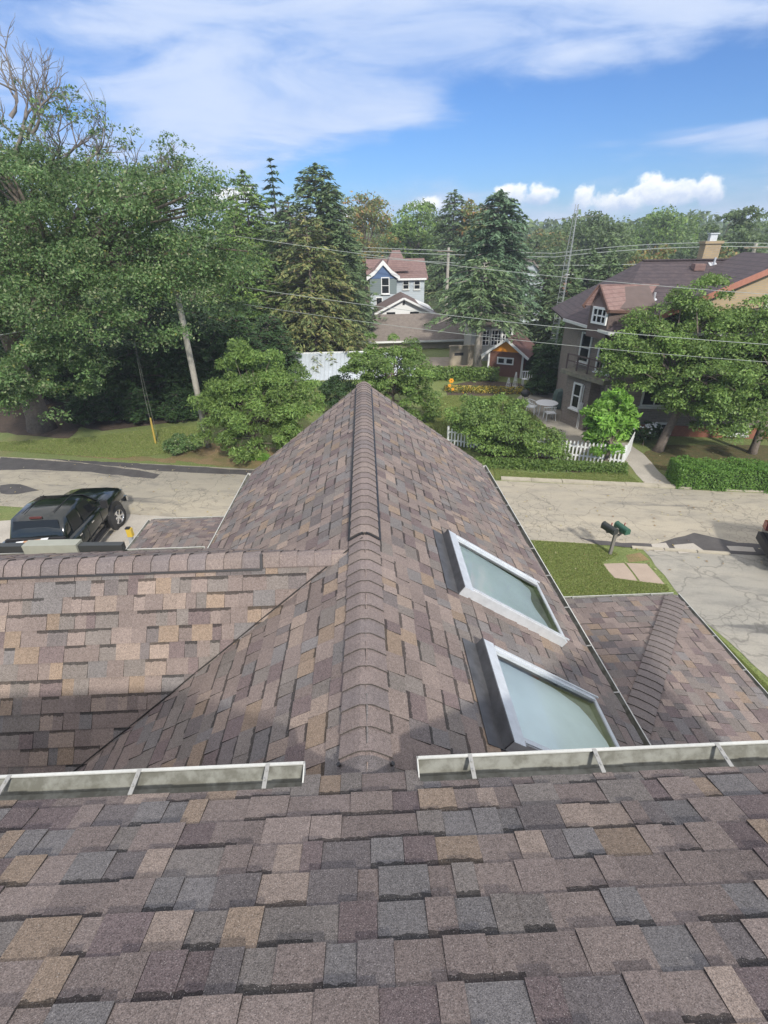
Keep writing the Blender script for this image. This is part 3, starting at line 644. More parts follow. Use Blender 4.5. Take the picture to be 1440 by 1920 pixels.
def lap_mat(name, c, pitch=.2):
    m = bpy.data.materials.new(name); m.use_nodes = True; t = m.node_tree; b = t.nodes['Principled BSDF']; co = N(t, 'ShaderNodeTexCoord').outputs['Object']
    sp2 = N(t, 'ShaderNodeSeparateXYZ'); L(t, co, sp2.inputs[0]); ln = M(t, 'LESS_THAN', M(t, 'FRACT', M(t, 'DIVIDE', sp2.outputs[2], pitch)), .12)
    L(t, mixc(t, M(t, 'MULTIPLY', ln, .4), c, tuple(x*.5 for x in c)), b.inputs['Base Color']); b.inputs['Roughness'].default_value = .6; return m
WHLAP = lap_mat('white_lap_siding', (.42, .47, .50)); GRLAP = lap_mat('green_grey_siding', (.16, .20, .20)); BLUE = mat('slate_blue_paint', (.08, .14, .27), rough=.6)
def win(parent, c, wd, ht, dirn, bars=(1, 1), fm=None, th=.06, name='window', sill=True):
    """a framed window centred on c in a wall whose outward normal is dirn"""
    c = Vector(c); o_ = Vector(dirn).normalized(); x = Vector((0, 0, 1)).cross(o_).normalized(); z = Vector((0, 0, 1)); fm = fm or WHITE
    f = MB()
    def pc(mb, u0, u1, v0, v1, d0, d1):
        P = [c+x*u+z*v+o_*d for d in (d0, d1) for u, v in ((u0, v0), (u1, v0), (u1, v1), (u0, v1))]
        mb.add(P, [(0, 3, 2, 1), (4, 5, 6, 7), (0, 1, 5, 4), (1, 2, 6, 5), (2, 3, 7, 6), (3, 0, 4, 7)])
    t_ = .09
    pc(f, -wd/2, wd/2, ht/2-t_, ht/2, -.05, th); pc(f, -wd/2, wd/2, -ht/2, -ht/2+t_, -.05, th)
    pc(f, -wd/2, -wd/2+t_, -ht/2+t_, ht/2-t_, -.05, th); pc(f, wd/2-t_, wd/2, -ht/2+t_, ht/2-t_, -.05, th)
    for i in range(1, bars[0]+1): u = -wd/2+wd*i/(bars[0]+1); pc(f, u-.03, u+.03, -ht/2+t_, ht/2-t_, -.05, th-.015)
    for i in range(1, bars[1]+1): v = -ht/2+ht*i/(bars[1]+1); pc(f, -wd/2+t_, wd/2-t_, v-.03, v+.03, -.05, th-.02)
    fo = f.build(name, fm, parent); g_ = MB(); pc(g_, -wd/2+t_, wd/2-t_, -ht/2+t_, ht/2-t_, .012, .02); g_.build('pane', GLASS, fo)
    if sill: s_ = MB(); pc(s_, -wd/2-.06, wd/2+.06, -ht/2-.09, -ht/2-.002, -.02, th+.07); s_.build('sill', fm, fo)
    return fo
# brick house on the right ------------------------------------------------
bh = thing('brick_house', 'big brick house with dark brown roof, red dormer and brick chimney beside the large tree', 'house')
U_, N_ = ROADU, ROADN
ZE = -3.8
A = atZ(1057, 597, ZE); E = atZ(1143, 623, ZE)
Bm = atY(1205, 489, 28.6); ridge_z = Bm.z
ue = U_*9.5
G1 = E+ue; A2 = A+N_*1.2; F1 = Vector((Bm.x, Bm.y, ridge_z))+U_*12
F1.z = ridge_z
mb = MB()
mb.poly([E, G1, F1, Bm], .16); mb.poly([A, E, Bm], .16)
back = A2+N_*3.2; back.z = ZE; gb_ = G1+(back-E)*1.0; gb_.z = ZE
mb.poly([A, Bm, back], .16); mb.poly([back, Bm, F1, gb_], .16)
mb.build('roof', DKROOF, bh)
eb = MB(); eb.bar(A+Vector((0, 0, -.06)), E+Vector((0, 0, -.06)), .08, .13); eb.bar(E+Vector((0, 0, -.06)), G1+Vector((0, 0, -.06)), .08, .13); eb.build('eave_gutter', TRIM, bh)
rc = MB(); rc.bar(Bm+Vector((0, 0, .03)), F1+Vector((0, 0, .03)), .3, .06); rc.build('ridge_tile', DKROOF, bh)
w1 = Vector((11.05, 26.3, 0)); w2 = Vector((12.15, 23.55, 0)); w3 = w2+U_*8.6; w4 = w3+N_*6.5; w5 = w1+N_*4.0
def wall(pts, z0, z1, m, parent, name='wall', th=.0):
    mb = MB(); P = [Vector((p.x, p.y, z0)) for p in pts]; Q = [Vector((p.x, p.y, z1)) for p in pts]; n = len(P)
    mb.add(P+Q, [(i, (i+1) % n, (i+1) % n+n, i+n) for i in range(n)]+[tuple(range(n, 2*n))]); return mb.build(name, m, parent)
wall([w1, w2, w3, w4, w5], GZ, ZE-.17, GREYBRICK, bh)
fd = [w2-N_*.04, w3-N_*.04, w3+N_*.1, w2+N_*.1]; wall([Vector((p.x, p.y, 0)) for p in fd], GZ, GZ+.55, mat('red_brick_base', (.25, .10, .06), rough=.9, var=.2), bh, 'foundation')
wn = Vector((w1.y-w2.y, w2.x-w1.x, 0)).normalized(); wn = wn if wn.x < 0 else -wn
def onwall(f, z): q = w1.lerp(w2, f); return Vector((q.x, q.y, z))
win(bh, onwall(.22, -5.1), .75, 1.5, wn, (0, 1), fm=TRIM); win(bh, onwall(.68, -5.35), .95, 1.5, wn, (1, 1))
for f_, z_, ww_, hh_ in ((2.0, -7.0, 1.3, 1.0), (5.2, -7.0, 1.3, 1.2), (3.4, -4.9, 1.0, 1.3), (6.6, -4.9, 1.0, 1.3), (2.6, -8.55, .9, .5), (6.2, -8.55, .9, .5)):
    q = w2+U_*f_; win(bh, Vector((q.x, q.y, z_))-N_*(.04 if z_ < -8 else 0), ww_, hh_, -N_, (1, 0), fm=TRIM)
# front cross gable with orange barge board
gp = atY(1500, 478, 23.0); gl_ = atY(1205, 603, 22.6); gn_ = N_
gpk = Vector((gp.x, gp.y, gp.z)); rk = gpk-gl_
gr = gpk+Vector((rk.x, rk.y-2*(rk.y), -rk.z)); gr = Vector((2*gpk.x-gl_.x, gpk.y-.9, gl_.z))
mb = MB(); bk = N_*5.0
mb.poly([gl_, gpk, gpk+bk, gl_+bk], .14); mb.poly([gpk, gr, gr+bk, gpk+bk], .14); mb.build('gable_roof', DKROOF, bh)
mb = MB(); o1 = -N_*.06
mb.bar(gl_+o1+Vector((0, 0, -.13)), gpk+o1+Vector((0, 0, -.13)), .06, .24, up=rk.cross(N_)); mb.bar(gpk+o1+Vector((0, 0, -.13)), gr+o1+Vector((0, 0, -.13)), .06, .24, up=rk.cross(N_)); mb.build('barge_board', ORANGE, bh)
mb = MB(); i_ = N_*.55; s1 = gl_+(gpk-gl_)*.10; s2 = gr+(gpk-gr)*.10
mb.poly([Vector((s1.x, s1.y, -4.9))+i_, Vector((s2.x, s2.y, -4.9))+i_, s2+i_+Vector((0, 0, -.2)), gpk+i_+Vector((0, 0, -.2)), s1+i_+Vector((0, 0, -.2))], .3, nrm=(-N_)); mb.build('gable_wall', BRICK, bh)
win(bh, s1.lerp(s2, .14)+i_-N_*.01+Vector((0, 0, -.55)), 1.3, .9, -N_, (1, 0)); win(bh, s1.lerp(s2, .5)+i_-N_*.01+Vector((0, 0, .2)), 1.6, 1.2, -N_, (2, 0))
# dormer
rn_ = (G1-E).cross(Bm-E).normalized()
rp_ = lambda x, y, k: atP(x, y, rn_, E.dot(rn_))*k
dB, dC, dA, dD, dE = rp_(1234, 532, .997), rp_(1202, 583, .99), rp_(1127, 533, .915), rp_(1143, 581, .93), rp_(1096, 572, .97)
mb = MB(); mb.poly([dD, dC, dB, dA], .1); pass
mb.poly([dA, dB, dB+(dE-dA), dE], .1); mb.build('dormer_roof', RDROOF, bh)
mb = MB(); mb.bar(dA+Vector((-.05, 0, -.08)), dD+Vector((-.05, 0, -.08)), .06, .2); mb.bar(dA+Vector((-.05, 0, -.08)), dE+Vector((-.05, 0, -.08)), .06, .2); mb.bar(dD+Vector((0, -.03, -.06)), dC+Vector((0, -.03, -.06)), .05, .12)
mb.build('barge_board', mat('red_brown_trim', (.11, .06, .045), rough=.7), bh)
fa, fb = atY(1100, 607, 25.9), atY(1139, 612, 24.65)
mb = MB(); inn = (dB-dA).normalized()*.25
P1, P2, P3 = dD.lerp(dE, .12)+inn, dD.lerp(dE, .9)+inn, dA+inn+Vector((0, 0, -.15))
Q1, Q2 = Vector((P1.x, P1.y, -4.2)), Vector((P2.x, P2.y, -4.2))
dn = Vector((Q1.y-Q2.y, Q2.x-Q1.x, 0)).normalized(); dn = dn if dn.x < 0 else -dn
mb.poly([Q1, Q2, P2, P3, P1], 2.6, nrm=dn); mb.build('dormer_wall', BROWNWALL, bh)
wc = atY(1126, 592, 25.15); wc2 = P1.lerp(P2, .42); win(bh, Vector((wc2.x, wc2.y, (atY(1126, 592, wc2.y)).z))+dn*.02, .95, .72, dn, (2, 1), sill=False)
# chimney and vents
cb_ = atY(1328, 492, 28.3)
mb = MB(); mb.box((cb_.x, cb_.y+.2, -1.8), (.76, .7, 2.6), rad(-10)); mb.box((cb_.x, cb_.y+.2, -.47), (.9, .84, .12), rad(-10)); ch = mb.build('chimney', BRICK, bh)
mb = MB(); mb.box((cb_.x, cb_.y+.2, -.27), (.34, .3, .34), rad(-10)); mb.box((cb_.x, cb_.y+.2, -.07), (.46, .42, .05), rad(-10)); mb.build('chimney_cap', ALU, ch)
def roofpt(x, y):
    n_ = (G1-E).cross(Bm-E).normalized(); return atP(x, y, n_, E.dot(n_))
for (x, y, s_) in ((1225, 565, .22), (1338, 497, .2)):
    q = roofpt(x, y); mb = MB(); mb.tube([q, q+Vector((0, 0, .35*s_/.2))], .05, 8); mb.poly([q+Vector((-s_, -s_, -.12)), q+Vector((s_, -s_, -.12)), q+Vector((s_, s_, .12)), q+Vector((-s_, s_, .12))], .03); mb.build('roof_vent', ALU, bh)
q = roofpt(1308, 505); mb = MB(); mb.box(q+Vector((0, 0, .1)), (.5, .5, .3), rad(-10)); mb.build('roof_hatch', RDROOF, bh)
# side porch with flat roof and railing
p1 = atZ(1050, 790); vx = (w2-w1).normalized(); p2 = Vector((p1.x, p1.y, 0))+vx*2.7; off = Vector((vx.y, -vx.x, 0)); off = off if off.x > 0 else -off
zt = -6.35; q4 = Vector((p1.x, p1.y, 0))+off*1.0; q3 = p2+off*1.0
wall([Vector((p1.x, p1.y, 0)), Vector((p1.x, p1.y, 0)).lerp(p2, .62), Vector((p1.x, p1.y, 0)).lerp(p2, .62)+off*1.0, q4], GZ, zt, GREYBRICK, bh, 'porch_wall')
mb = MB(); pl_ = [Vector((p1.x, p1.y, zt))-vx*.25-off*.3, Vector((p2.x, p2.y, zt))-off*.3, Vector((q3.x, q3.y, zt)), Vector((q4.x, q4.y, zt))-vx*.25]
mb.poly([p+Vector((0, 0, .2)) for p in pl_], .2); mb.build('porch_roof', mat('mossy_flat_roof', (.22, .21, .15), rough=.9, col2=(.15, .14, .11), vscale=4), bh)
mb = MB(); a = pl_[0]+Vector((0, 0, .2))+off*.35; b = pl_[1]+Vector((0, 0, .2))+off*.35
for i in range(5): q = a.lerp(b, i/4); mb.bar(q, q+Vector((0, 0, .75)), .07, .07, up=Vector((1, 0, 0)))
mb.bar(a+Vector((0, 0, .75)), b+Vector((0, 0, .75)), .08, .06); mb.bar(a+Vector((0, 0, .42)), b+Vector((0, 0, .42)), .05, .05); mb.build('railing', BROWNWALL, bh)
mb = MB(); q = p2+off*.1; mb.box((q.x, q.y, (GZ+zt)/2), (.3, .3, zt-GZ), rad(-20)); mb.build('porch_post', GREYBRICK, bh)
pn = -off; pc_ = Vector((p1.x, p1.y, 0)).lerp(p2, .33); win(bh, Vector((pc_.x, pc_.y, -7.35)), .62, 1.35, pn, (0, 1))
# garden shed ---------------------------------------------------------------
sA, sB = atZ(914, 703), atZ(976, 709); sw = (sB-sA).length; sdir = (sB-sA).normalized(); sback = Vector((-sdir.y, sdir.x, 0)); mid = (sA+sB)/2
sh_ = thing('garden_shed', 'small brown garden shed with an orange gable, white trim and double window', 'shed')
H0, H1 = 1.75, 2.65; dp = 3.2
mb = MB(); wall([sA, sB, sB+sback*dp, sA+sback*dp], GZ, GZ+H0, mat('red_brown_boards', (.15, .07, .05), rough=.8, var=.15), sh_)
mb.poly([sA+Vector((0, 0, H0+.002)), sB+Vector((0, 0, H0+.002)), mid+Vector((0, 0, H1))], .08, nrm=-sback); mb.build('gable', mat('orange_paint', (.80, .30, .02), rough=.6), sh_)
mb = MB(); ov = -sback*.35; ex = sdir*.45
for sg, P in ((-1, sA), (1, sB)):
    e = P+sdir*.45*sg+Vector((0, 0, H0-.28)); pk = mid+Vector((0, 0, H1+.04)); mb.poly([e+ov, pk+ov, pk+sback*(dp+.3), e+sback*(dp+.3)], .07)
mb.build('roof', mat('dark_red_shingle', (.10, .05, .045), rough=.85, var=.25, vscale=7), sh_)
mb = MB()
for sg, P in ((-1, sA), (1, sB)):
    e = P+sdir*.47*sg+Vector((0, 0, H0-.33)); pk = mid+Vector((0, 0, H1)); mb.bar(e+ov-sback*.03, pk+ov-sback*.03, .05, .16, up=Vector((0, 0, 1)))
mb.build('barge_board', WHITE, sh_)
for P in (sA, sB):
    mb = MB(); mb.box(P-sback*.03+Vector((0, 0, H0/2)), (.12, .1, H0)); mb.build('corner_trim', WHITE, sh_)
for s_ in (-.3, .3): win(sh_, mid+sdir*s_+Vector((0, 0, 1.12))-sback*.0, .6, .5, -sback, (0, 0), sill=False)
# long grey-roofed building behind ------------------------------------------
gg = thing('long_grey_building', 'long low tan building with a grey brown roof behind the white metal roof', 'building')
def P3(x, y, Y): return atY(x, y, Y)
r0, r1 = P3(655, 588, 50), P3(905, 588, 50); e0, e1 = P3(640, 637, 46.5), P3(905, 640, 46.5)
z1_, z0_ = (r0.z+r1.z)/2, (e0.z+e1.z)/2
mb = MB(); mb.poly([(e0.x, 46.5, z0_), (e1.x, 46.5, z0_), (r1.x, 50, z1_), (r0.x, 50, z1_)], .15); mb.poly([(r0.x, 50, z1_), (r1.x, 50, z1_), (e1.x, 53.5, z0_), (e0.x, 53.5, z0_)], .15); mb.build('roof', GYROOF, gg)
mb = MB(); mb.box(((e0.x+e1.x)/2, 46.45, z0_-.08), (e1.x-e0.x+.1, .06, .16)); mb.build('fascia', WHITE, gg)
TAN = mat('tan_stucco', (.38, .33, .25), rough=.9, var=.1, vscale=2)
wall([Vector((e0.x+.3, 47, 0)), Vector((e1.x-.2, 47, 0)), Vector((e1.x-.2, 53, 0)), Vector((e0.x+.3, 53, 0))], GZ, z0_-.1, TAN, gg)
for px_ in (935, 955): pass
gw = thing('garden_greenhouse', 'pale building with small paned windows half hidden behind the garden shed', 'building')
q0, q1 = P3(885, 610, 41), P3(965, 610, 41)
wall([Vector((q0.x, 41, 0)), Vector((q1.x, 41, 0)), Vector((q1.x, 44, 0)), Vector((q0.x, 44, 0))], GZ, q0.z, TRIM, gw)
for px_ in (908, 930, 950):
    q = P3(px_, 633, 40.98); win(gw, (q.x, 40.98, q.z), .85, 1.3, (0, -1, 0), (2, 2), sill=False)
mb = MB(); mb.poly([(q0.x-.3, 40.7, q0.z), (q1.x+.3, 40.7, q0.z), (q1.x+.3, 44.3, q0.z+.5), (q0.x-.3, 44.3, q0.z+.5)], .12); mb.build('roof', GYROOF, gw)
lw = thing('low_tan_wall', 'low tan block wall with a dark opening left of the garden shed', 'wall')
q0, q1 = atZ(842, 690), atZ(893, 692); h_ = 1.6
mb = MB(); mb.box(((q0.x+q1.x)/2, q0.y+.1, GZ+h_/2), (q1.x-q0.x, .22, h_)); mb.box(((q0.x+q1.x)/2, q0.y+.1, GZ+h_+.04), (q1.x-q0.x+.1, .32, .08)); mb.build('wall_block', TAN, lw)
mb = MB(); mb.box(((q0.x+q1.x)/2-.3, q0.y-.015, GZ+1.05), (.7, .03, .22)); mb.build('opening', BLACKP, lw)
# white metal roof shed ------------------------------------------------------
ms = thing('metal_roof_shed', 'low shed with a white ribbed metal roof behind the bushy tree', 'shed')
m0, m1, m2_, m3_ = P3(522, 664, 39), P3(775, 666, 39), P3(775, 718, 36), P3(560, 716, 36); zt, zb_ = m0.z, m3_.z
mb = MB(); xa, xb = m0.x, m1.x
mb.poly([(xa, 36, zb_), (xb, 36, zb_), (xb, 39, zt), (xa, 39, zt)], .05)
n_ = int((xb-xa)/.3)
for i in range(n_+1): x = xa+.05+i*.3; mb.bar((x, 36, zb_+.02), (x, 39, zt+.02), .06, .09)
mb.build('roof', mat('white_metal_roof', (.48, .53, .57), rough=.45, metal=.15, var=.1, vscale=2), ms)
mb = MB(); mb.box(((xa+xb)/2, 39.02, zt+.03), (xb-xa+.1, .14, .08)); mb.build('ridge_trim', WHITE, ms)
wall([Vector((xa+.2, 36.2, 0)), Vector((xb-.2, 36.2, 0)), Vector((xb-.2, 39, 0)), Vector((xa+.2, 39, 0))], GZ, zb_-.03, TRIM, ms)
# blue-gabled house ----------------------------------------------------------
YB = 62
bb = thing('blue_gable_house', 'white and grey house with blue gable and mauve roof beyond the long building', 'house')
def BX(x, y=520): return P3(x, y, YB).x
def BZ(y): return P3(745, y, YB).z
x0, x1, x2 = BX(693), BX(743), BX(796)
zE = BZ(521)
wall([Vector((x1, YB, 0)), Vector((x2, YB, 0)), Vector((x2, YB+7, 0)), Vector((x1, YB+7, 0))], GZ, zE, WHLAP, bb)
wall([Vector((x0, YB-.8, 0)), Vector((x1-.01, YB-.8, 0)), Vector((x1-.01, YB+6, 0)), Vector((x0, YB+6, 0))], BZ(549), zE, GRLAP, bb)
wall([Vector((x0+.05, YB-.75, 0)), Vector((x1-.05, YB-.75, 0)), Vector((x1-.05, YB+6, 0)), Vector((x0+.05, YB+6, 0))], GZ, BZ(549)-.01, WHLAP, bb)
mb = MB(); zr_ = BZ(487)
mb.poly([(BX(687), YB-.3, zE-.1), (x2+.4, YB-.3, zE-.1), (x2+.3, YB+3.5, zr_), (BX(687), YB+3.5, zr_)], .2)
mb.poly([(BX(687), YB+3.5, zr_), (x2+.3, YB+3.5, zr_), (x2+.3, YB+7.4, zE), (BX(687), YB+7.4, zE)], .2)
tx0, tx1, tp = BX(722), BX(768), BX(738); zk = BZ(470)
mb.add([(tx0, YB+.5, zr_-1.2), (tx1, YB+.5, zr_-1.2), (tx1-.6, YB+5, zr_-.2), (tx0+.3, YB+5, zr_-.2), (tp, YB+2.6, zk), (tp+.9, YB+2.6, zk)], [(0, 1, 5, 4), (1, 2, 5), (2, 3, 4, 5), (3, 0, 4)])
mb.build('roof', MVROOF, bb)
gx = BX(718, 497); zpk = BZ(490)
mb = MB(); mb.poly([(x0+.1, YB-.85, zE+.02), (x1-.1, YB-.85, zE+.02), ((x0+x1)/2, YB-.85, zpk-.3)], .1, nrm=(0, -1, 0)); mb.build('gable', BLUE, bb)
mb = MB(); mm = (x0+x1)/2
for e, m_ in ((x0-.35, 1), (x1+.35, -1)):
    mb.loft([[(e, YB-1.1, zE-.15), (e, YB-1.1, zE+.25), (e, YB-.9, zE+.25), (e, YB-.9, zE-.15)], [(e+m_*.9, YB-1.1, zE+.4), (e+m_*.9, YB-1.1, zE+.85), (e+m_*.9, YB-.9, zE+.85), (e+m_*.9, YB-.9, zE+.4)], [(mm, YB-1.1, zpk-.3), (mm, YB-1.1, zpk+.2), (mm, YB-.9, zpk+.2), (mm, YB-.9, zpk-.3)]])
mb.build('barge_board', WHITE, bb)
mb = MB()
for e, m_ in ((x0-.3, 1), (x1+.3, -1)): mb.poly([(e, YB-.88, zE+.26), (mm, YB-.88, zpk+.22), (mm, YB+3.2, zpk+.22), (e, YB+3.2, zE+.26)], .12)
mb.build('gable_roof', MVROOF, bb)
q = P3(722.5, 535.5, YB-.8); win(bb, (q.x, YB-.81, q.z), .95, 1.75, (0, -1, 0), (0, 1))
q = P3(711, 565, YB-.8); win(bb, (q.x, YB-.76, q.z), .8, .9, (0, -1, 0), (0, 0))
for px_ in (761, 782): q = P3(px_, 534, YB); win(bb, (q.x, YB-.01, q.z), .75, 1.0, (0, -1, 0), (0, 1), fm=TRIM)
mb = MB(); mb.box(((x1+x2)/2, YB-.34, zE-.15), (x2-x1+.4, .06, .2)); mb.build('fascia', WHITE, bb)
# white garage gable in front of it
wg = thing('white_garage', 'white garage with a shallow brown gable roof in front of the blue gabled house', 'garage')
YG = 55; gl2, gr2, gk = P3(702, 586, YG), P3(818, 586, YG), P3(757, 556, YG); zg = gl2.z+.1
mb = MB(); mb.poly([(gl2.x+.3, YG, GZ), (gr2.x-.3, YG, GZ), (gr2.x-.3, YG, zg), (gk.x, YG, gk.z-.1), (gl2.x+.3, YG, zg)], 5, nrm=(0, -1, 0)); mb.build('wall', WHITE, wg)
mb = MB()
for e in (gl2, gr2): mb.poly([(e.x, YG-.4, e.z), (gk.x, YG-.4, gk.z), (gk.x, YG+5.4, gk.z), (e.x, YG+5.4, e.z)], .12)
mb.build('roof', mat('brown_garage_roof', (.12, .085, .075), rough=.85, var=.2), wg)
mb = MB()
for e in (gl2, gr2): mb.bar((e.x, YG-.45, e.z-.14), (gk.x, YG-.45, gk.z-.14), .08, .2)
mb.build('barge_board', WHITE, wg)
mb = MB(); mb.box((gk.x, YG-.04, gk.z-.62), (.22, .05, .34)); mb.build('gable_vent', BLACKP, wg)
for px_ in (733, 777): q = P3(px_, 586, YG); mb = MB(); mb.box((q.x, YG-.03, zg-.25), (.9, .06, .3)); mb.build('window', GLASS, wg)
# bits of other houses seen between the far trees
fh = thing('white_gable_house', 'distant white gable end glimpsed between the dark conifers', 'house')
q = P3(996, 500, 60); zq = q.z
mb = MB(); mb.poly([(q.x-1.6, 60, GZ), (q.x+1.6, 60, GZ), (q.x+1.6, 60, zq-1.0), (q.x, 60, zq+.6), (q.x-1.6, 60, zq-1.0)], 6, nrm=(0, -1, 0)); mb.build('wall', WHLAP, fh)
mb = MB()
for s_ in (-1, 1): mb.poly([(q.x+s_*1.9, 59.7, zq-1.2), (q.x, 59.7, zq+.75), (q.x, 66.3, zq+.75), (q.x+s_*1.9, 66.3, zq-1.2)], .15)
mb.build('roof', GYROOF, fh)
# stone sliver beside the tower: red chimney
rc_ = thing('red_chimney_stack', 'red brick chimney rising behind the lattice tower', 'chimney')
q = P3(1064, 516, 57); mb = MB(); mb.box((q.x, 57, (q.z+GZ)/2), (.8, .8, q.z-GZ)); mb.build('stack', mat('red_brick', (.36, .13, .08), rough=.9, var=.2), rc_)
mb = MB(); mb.box((q.x, 57, q.z+.06), (.95, .95, .12)); mb.build('crown', TRIM, rc_)
# ================================================================ VEGETATION
rng = np.random.default_rng(5)
def quads(name, P, D, E_, ln, wd, cols, m, parent):
    """leaf-shaped faces: centres P, long axis D, cross axis E_ (all N x 3), per-leaf length, width and colour"""
    n = len(P); ln = np.broadcast_to(np.asarray(ln, float), (n,))[:, None]; wd = np.broadcast_to(np.asarray(wd, float), (n,))[:, None]
    V = np.empty((n, 4, 3)); V[:, 0] = P-D*ln/2; V[:, 1] = P+E_*wd/2-D*ln*.08; V[:, 2] = P+D*ln/2; V[:, 3] = P-E_*wd/2-D*ln*.08
    me = bpy.data.meshes.new(name); me.vertices.add(4*n); me.vertices.foreach_set('co', V.ravel()); me.loops.add(4*n); me.loops.foreach_set('vertex_index', np.arange(4*n))
    me.polygons.add(n); me.polygons.foreach_set('loop_start', np.arange(n)*4); me.polygons.foreach_set('loop_total', np.full(n, 4)); me.update(calc_edges=True)
    a = me.attributes.new('Col', 'FLOAT_COLOR', 'FACE'); a.data.foreach_set('color', np.c_[cols, np.ones(n)].astype('f').ravel())
    me.materials.append(m); o = bpy.data.objects.new(name, me); C.collection.objects.link(o)
    if parent is not None: o.parent = parent
    return o
def unit(a): return a/np.maximum(np.linalg.norm(a, axis=1, keepdims=True), 1e-9)
def leaf_frame(n, upb=.6, out=None):
    """random leaf frames whose normals lean up and outwards"""
    nm = rng.normal(size=(n, 3)); nm[:, 2] += upb*1.6
    if out is not None: nm += out*.9
    nm = unit(nm); d = unit(np.cross(nm, rng.normal(size=(n, 3)))); return d, np.cross(nm, d)
GREENS = {
 'oak': [(.062, .105, .040), (.085, .125, .055), (.042, .078, .030), (.135, .155, .095), (.15, .15, .04)],
 'oakw': [6, 4, 6, 2, .2],
 'maple': [(.075, .12, .035), (.095, .14, .04), (.06, .10, .03), (.12, .165, .055)], 'maplew': [5, 4, 3, 2],
 'bright': [(.10, .19, .035), (.13, .23, .045), (.08, .155, .03)], 'brightw': [4, 3, 3],
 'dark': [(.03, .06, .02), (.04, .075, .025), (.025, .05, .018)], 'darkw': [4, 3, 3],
 'spruce': [(.062, .092, .05), (.078, .11, .06), (.05, .078, .042), (.095, .125, .07)], 'sprucew': [4, 4, 3, 1.5],
 'blue': [(.062, .098, .066), (.078, .118, .08), (.05, .08, .054)], 'bluew': [4, 3, 3],
 'pine': [(.085, .105, .045), (.11, .115, .05), (.065, .085, .04), (.14, .125, .06)], 'pinew': [4, 3, 3, 1.5],
 'rust': [(.12, .13, .05), (.17, .12, .05), (.09, .115, .045), (.20, .11, .05)], 'rustw': [4, 2, 4, 1],
 'far': [(.065, .095, .045), (.08, .11, .05), (.055, .08, .04)], 'farw': [4, 3, 3],
  'grass': [(.25, .31, .09), (.31, .36, .12), (.20, .27, .07), (.38, .35, .16)], 'grassw': [4, 4, 3, 1],
 'flower': [(.6, .42, .04), (.55, .50, .10), (.10, .15, .04), (.7, .55, .2)], 'flowerw': [3, 2, 5, 1],
}
def cols(kind, n, jit=.18, sub=None):
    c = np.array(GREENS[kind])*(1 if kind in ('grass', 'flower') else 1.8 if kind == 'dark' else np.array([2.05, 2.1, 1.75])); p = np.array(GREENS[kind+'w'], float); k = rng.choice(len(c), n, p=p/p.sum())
    return c[k]*rng.uniform(1-jit, 1+jit, (n, 1))
def clumps_to_leaves(cen, rr, per, size, kind, asp=.5, flat=.75, upb=.6, clumpcol=.26, shell=.5):
    n = len(cen)*per; ci = np.repeat(np.arange(len(cen)), per); d = unit(rng.normal(size=(n, 3))); d[:, 2] = np.where(d[:, 2] < -.35, -d[:, 2]*.6, d[:, 2])
    r = rng.uniform(shell, 1.08, n)**.7; off = d*r[:, None]*rr[ci][:, None]; off[:, 2] *= flat
    P = cen[ci]+off+rng.normal(size=(n, 3))*.06*rr[ci][:, None]
    D, E_ = leaf_frame(n, upb, d); s = size*rng.uniform(.6, 1.35, n)
    k = rng.uniform(1-clumpcol, 1+clumpcol, len(cen))[ci][:, None]
    return P, D, E_, s, s*asp, np.clip(cols(kind, n)*k, 0, 1)
def branch_curve(a, b, sag=.12, seed=0):
    r = random.Random(seed); a, b = Vector(a), Vector(b); L_ = (b-a).length; pts = [a]
    for i in range(1, 5):
        t = i/4; q = a.lerp(b, t); q += Vector((r.uniform(-1, 1), r.uniform(-1, 1), r.uniform(-.3, 1)))*L_*.05*math.sin(math.pi*t)+Vector((0, 0, L_*sag*math.sin(math.pi*t))); pts.append(q)
    pts[-1] = b; return pts
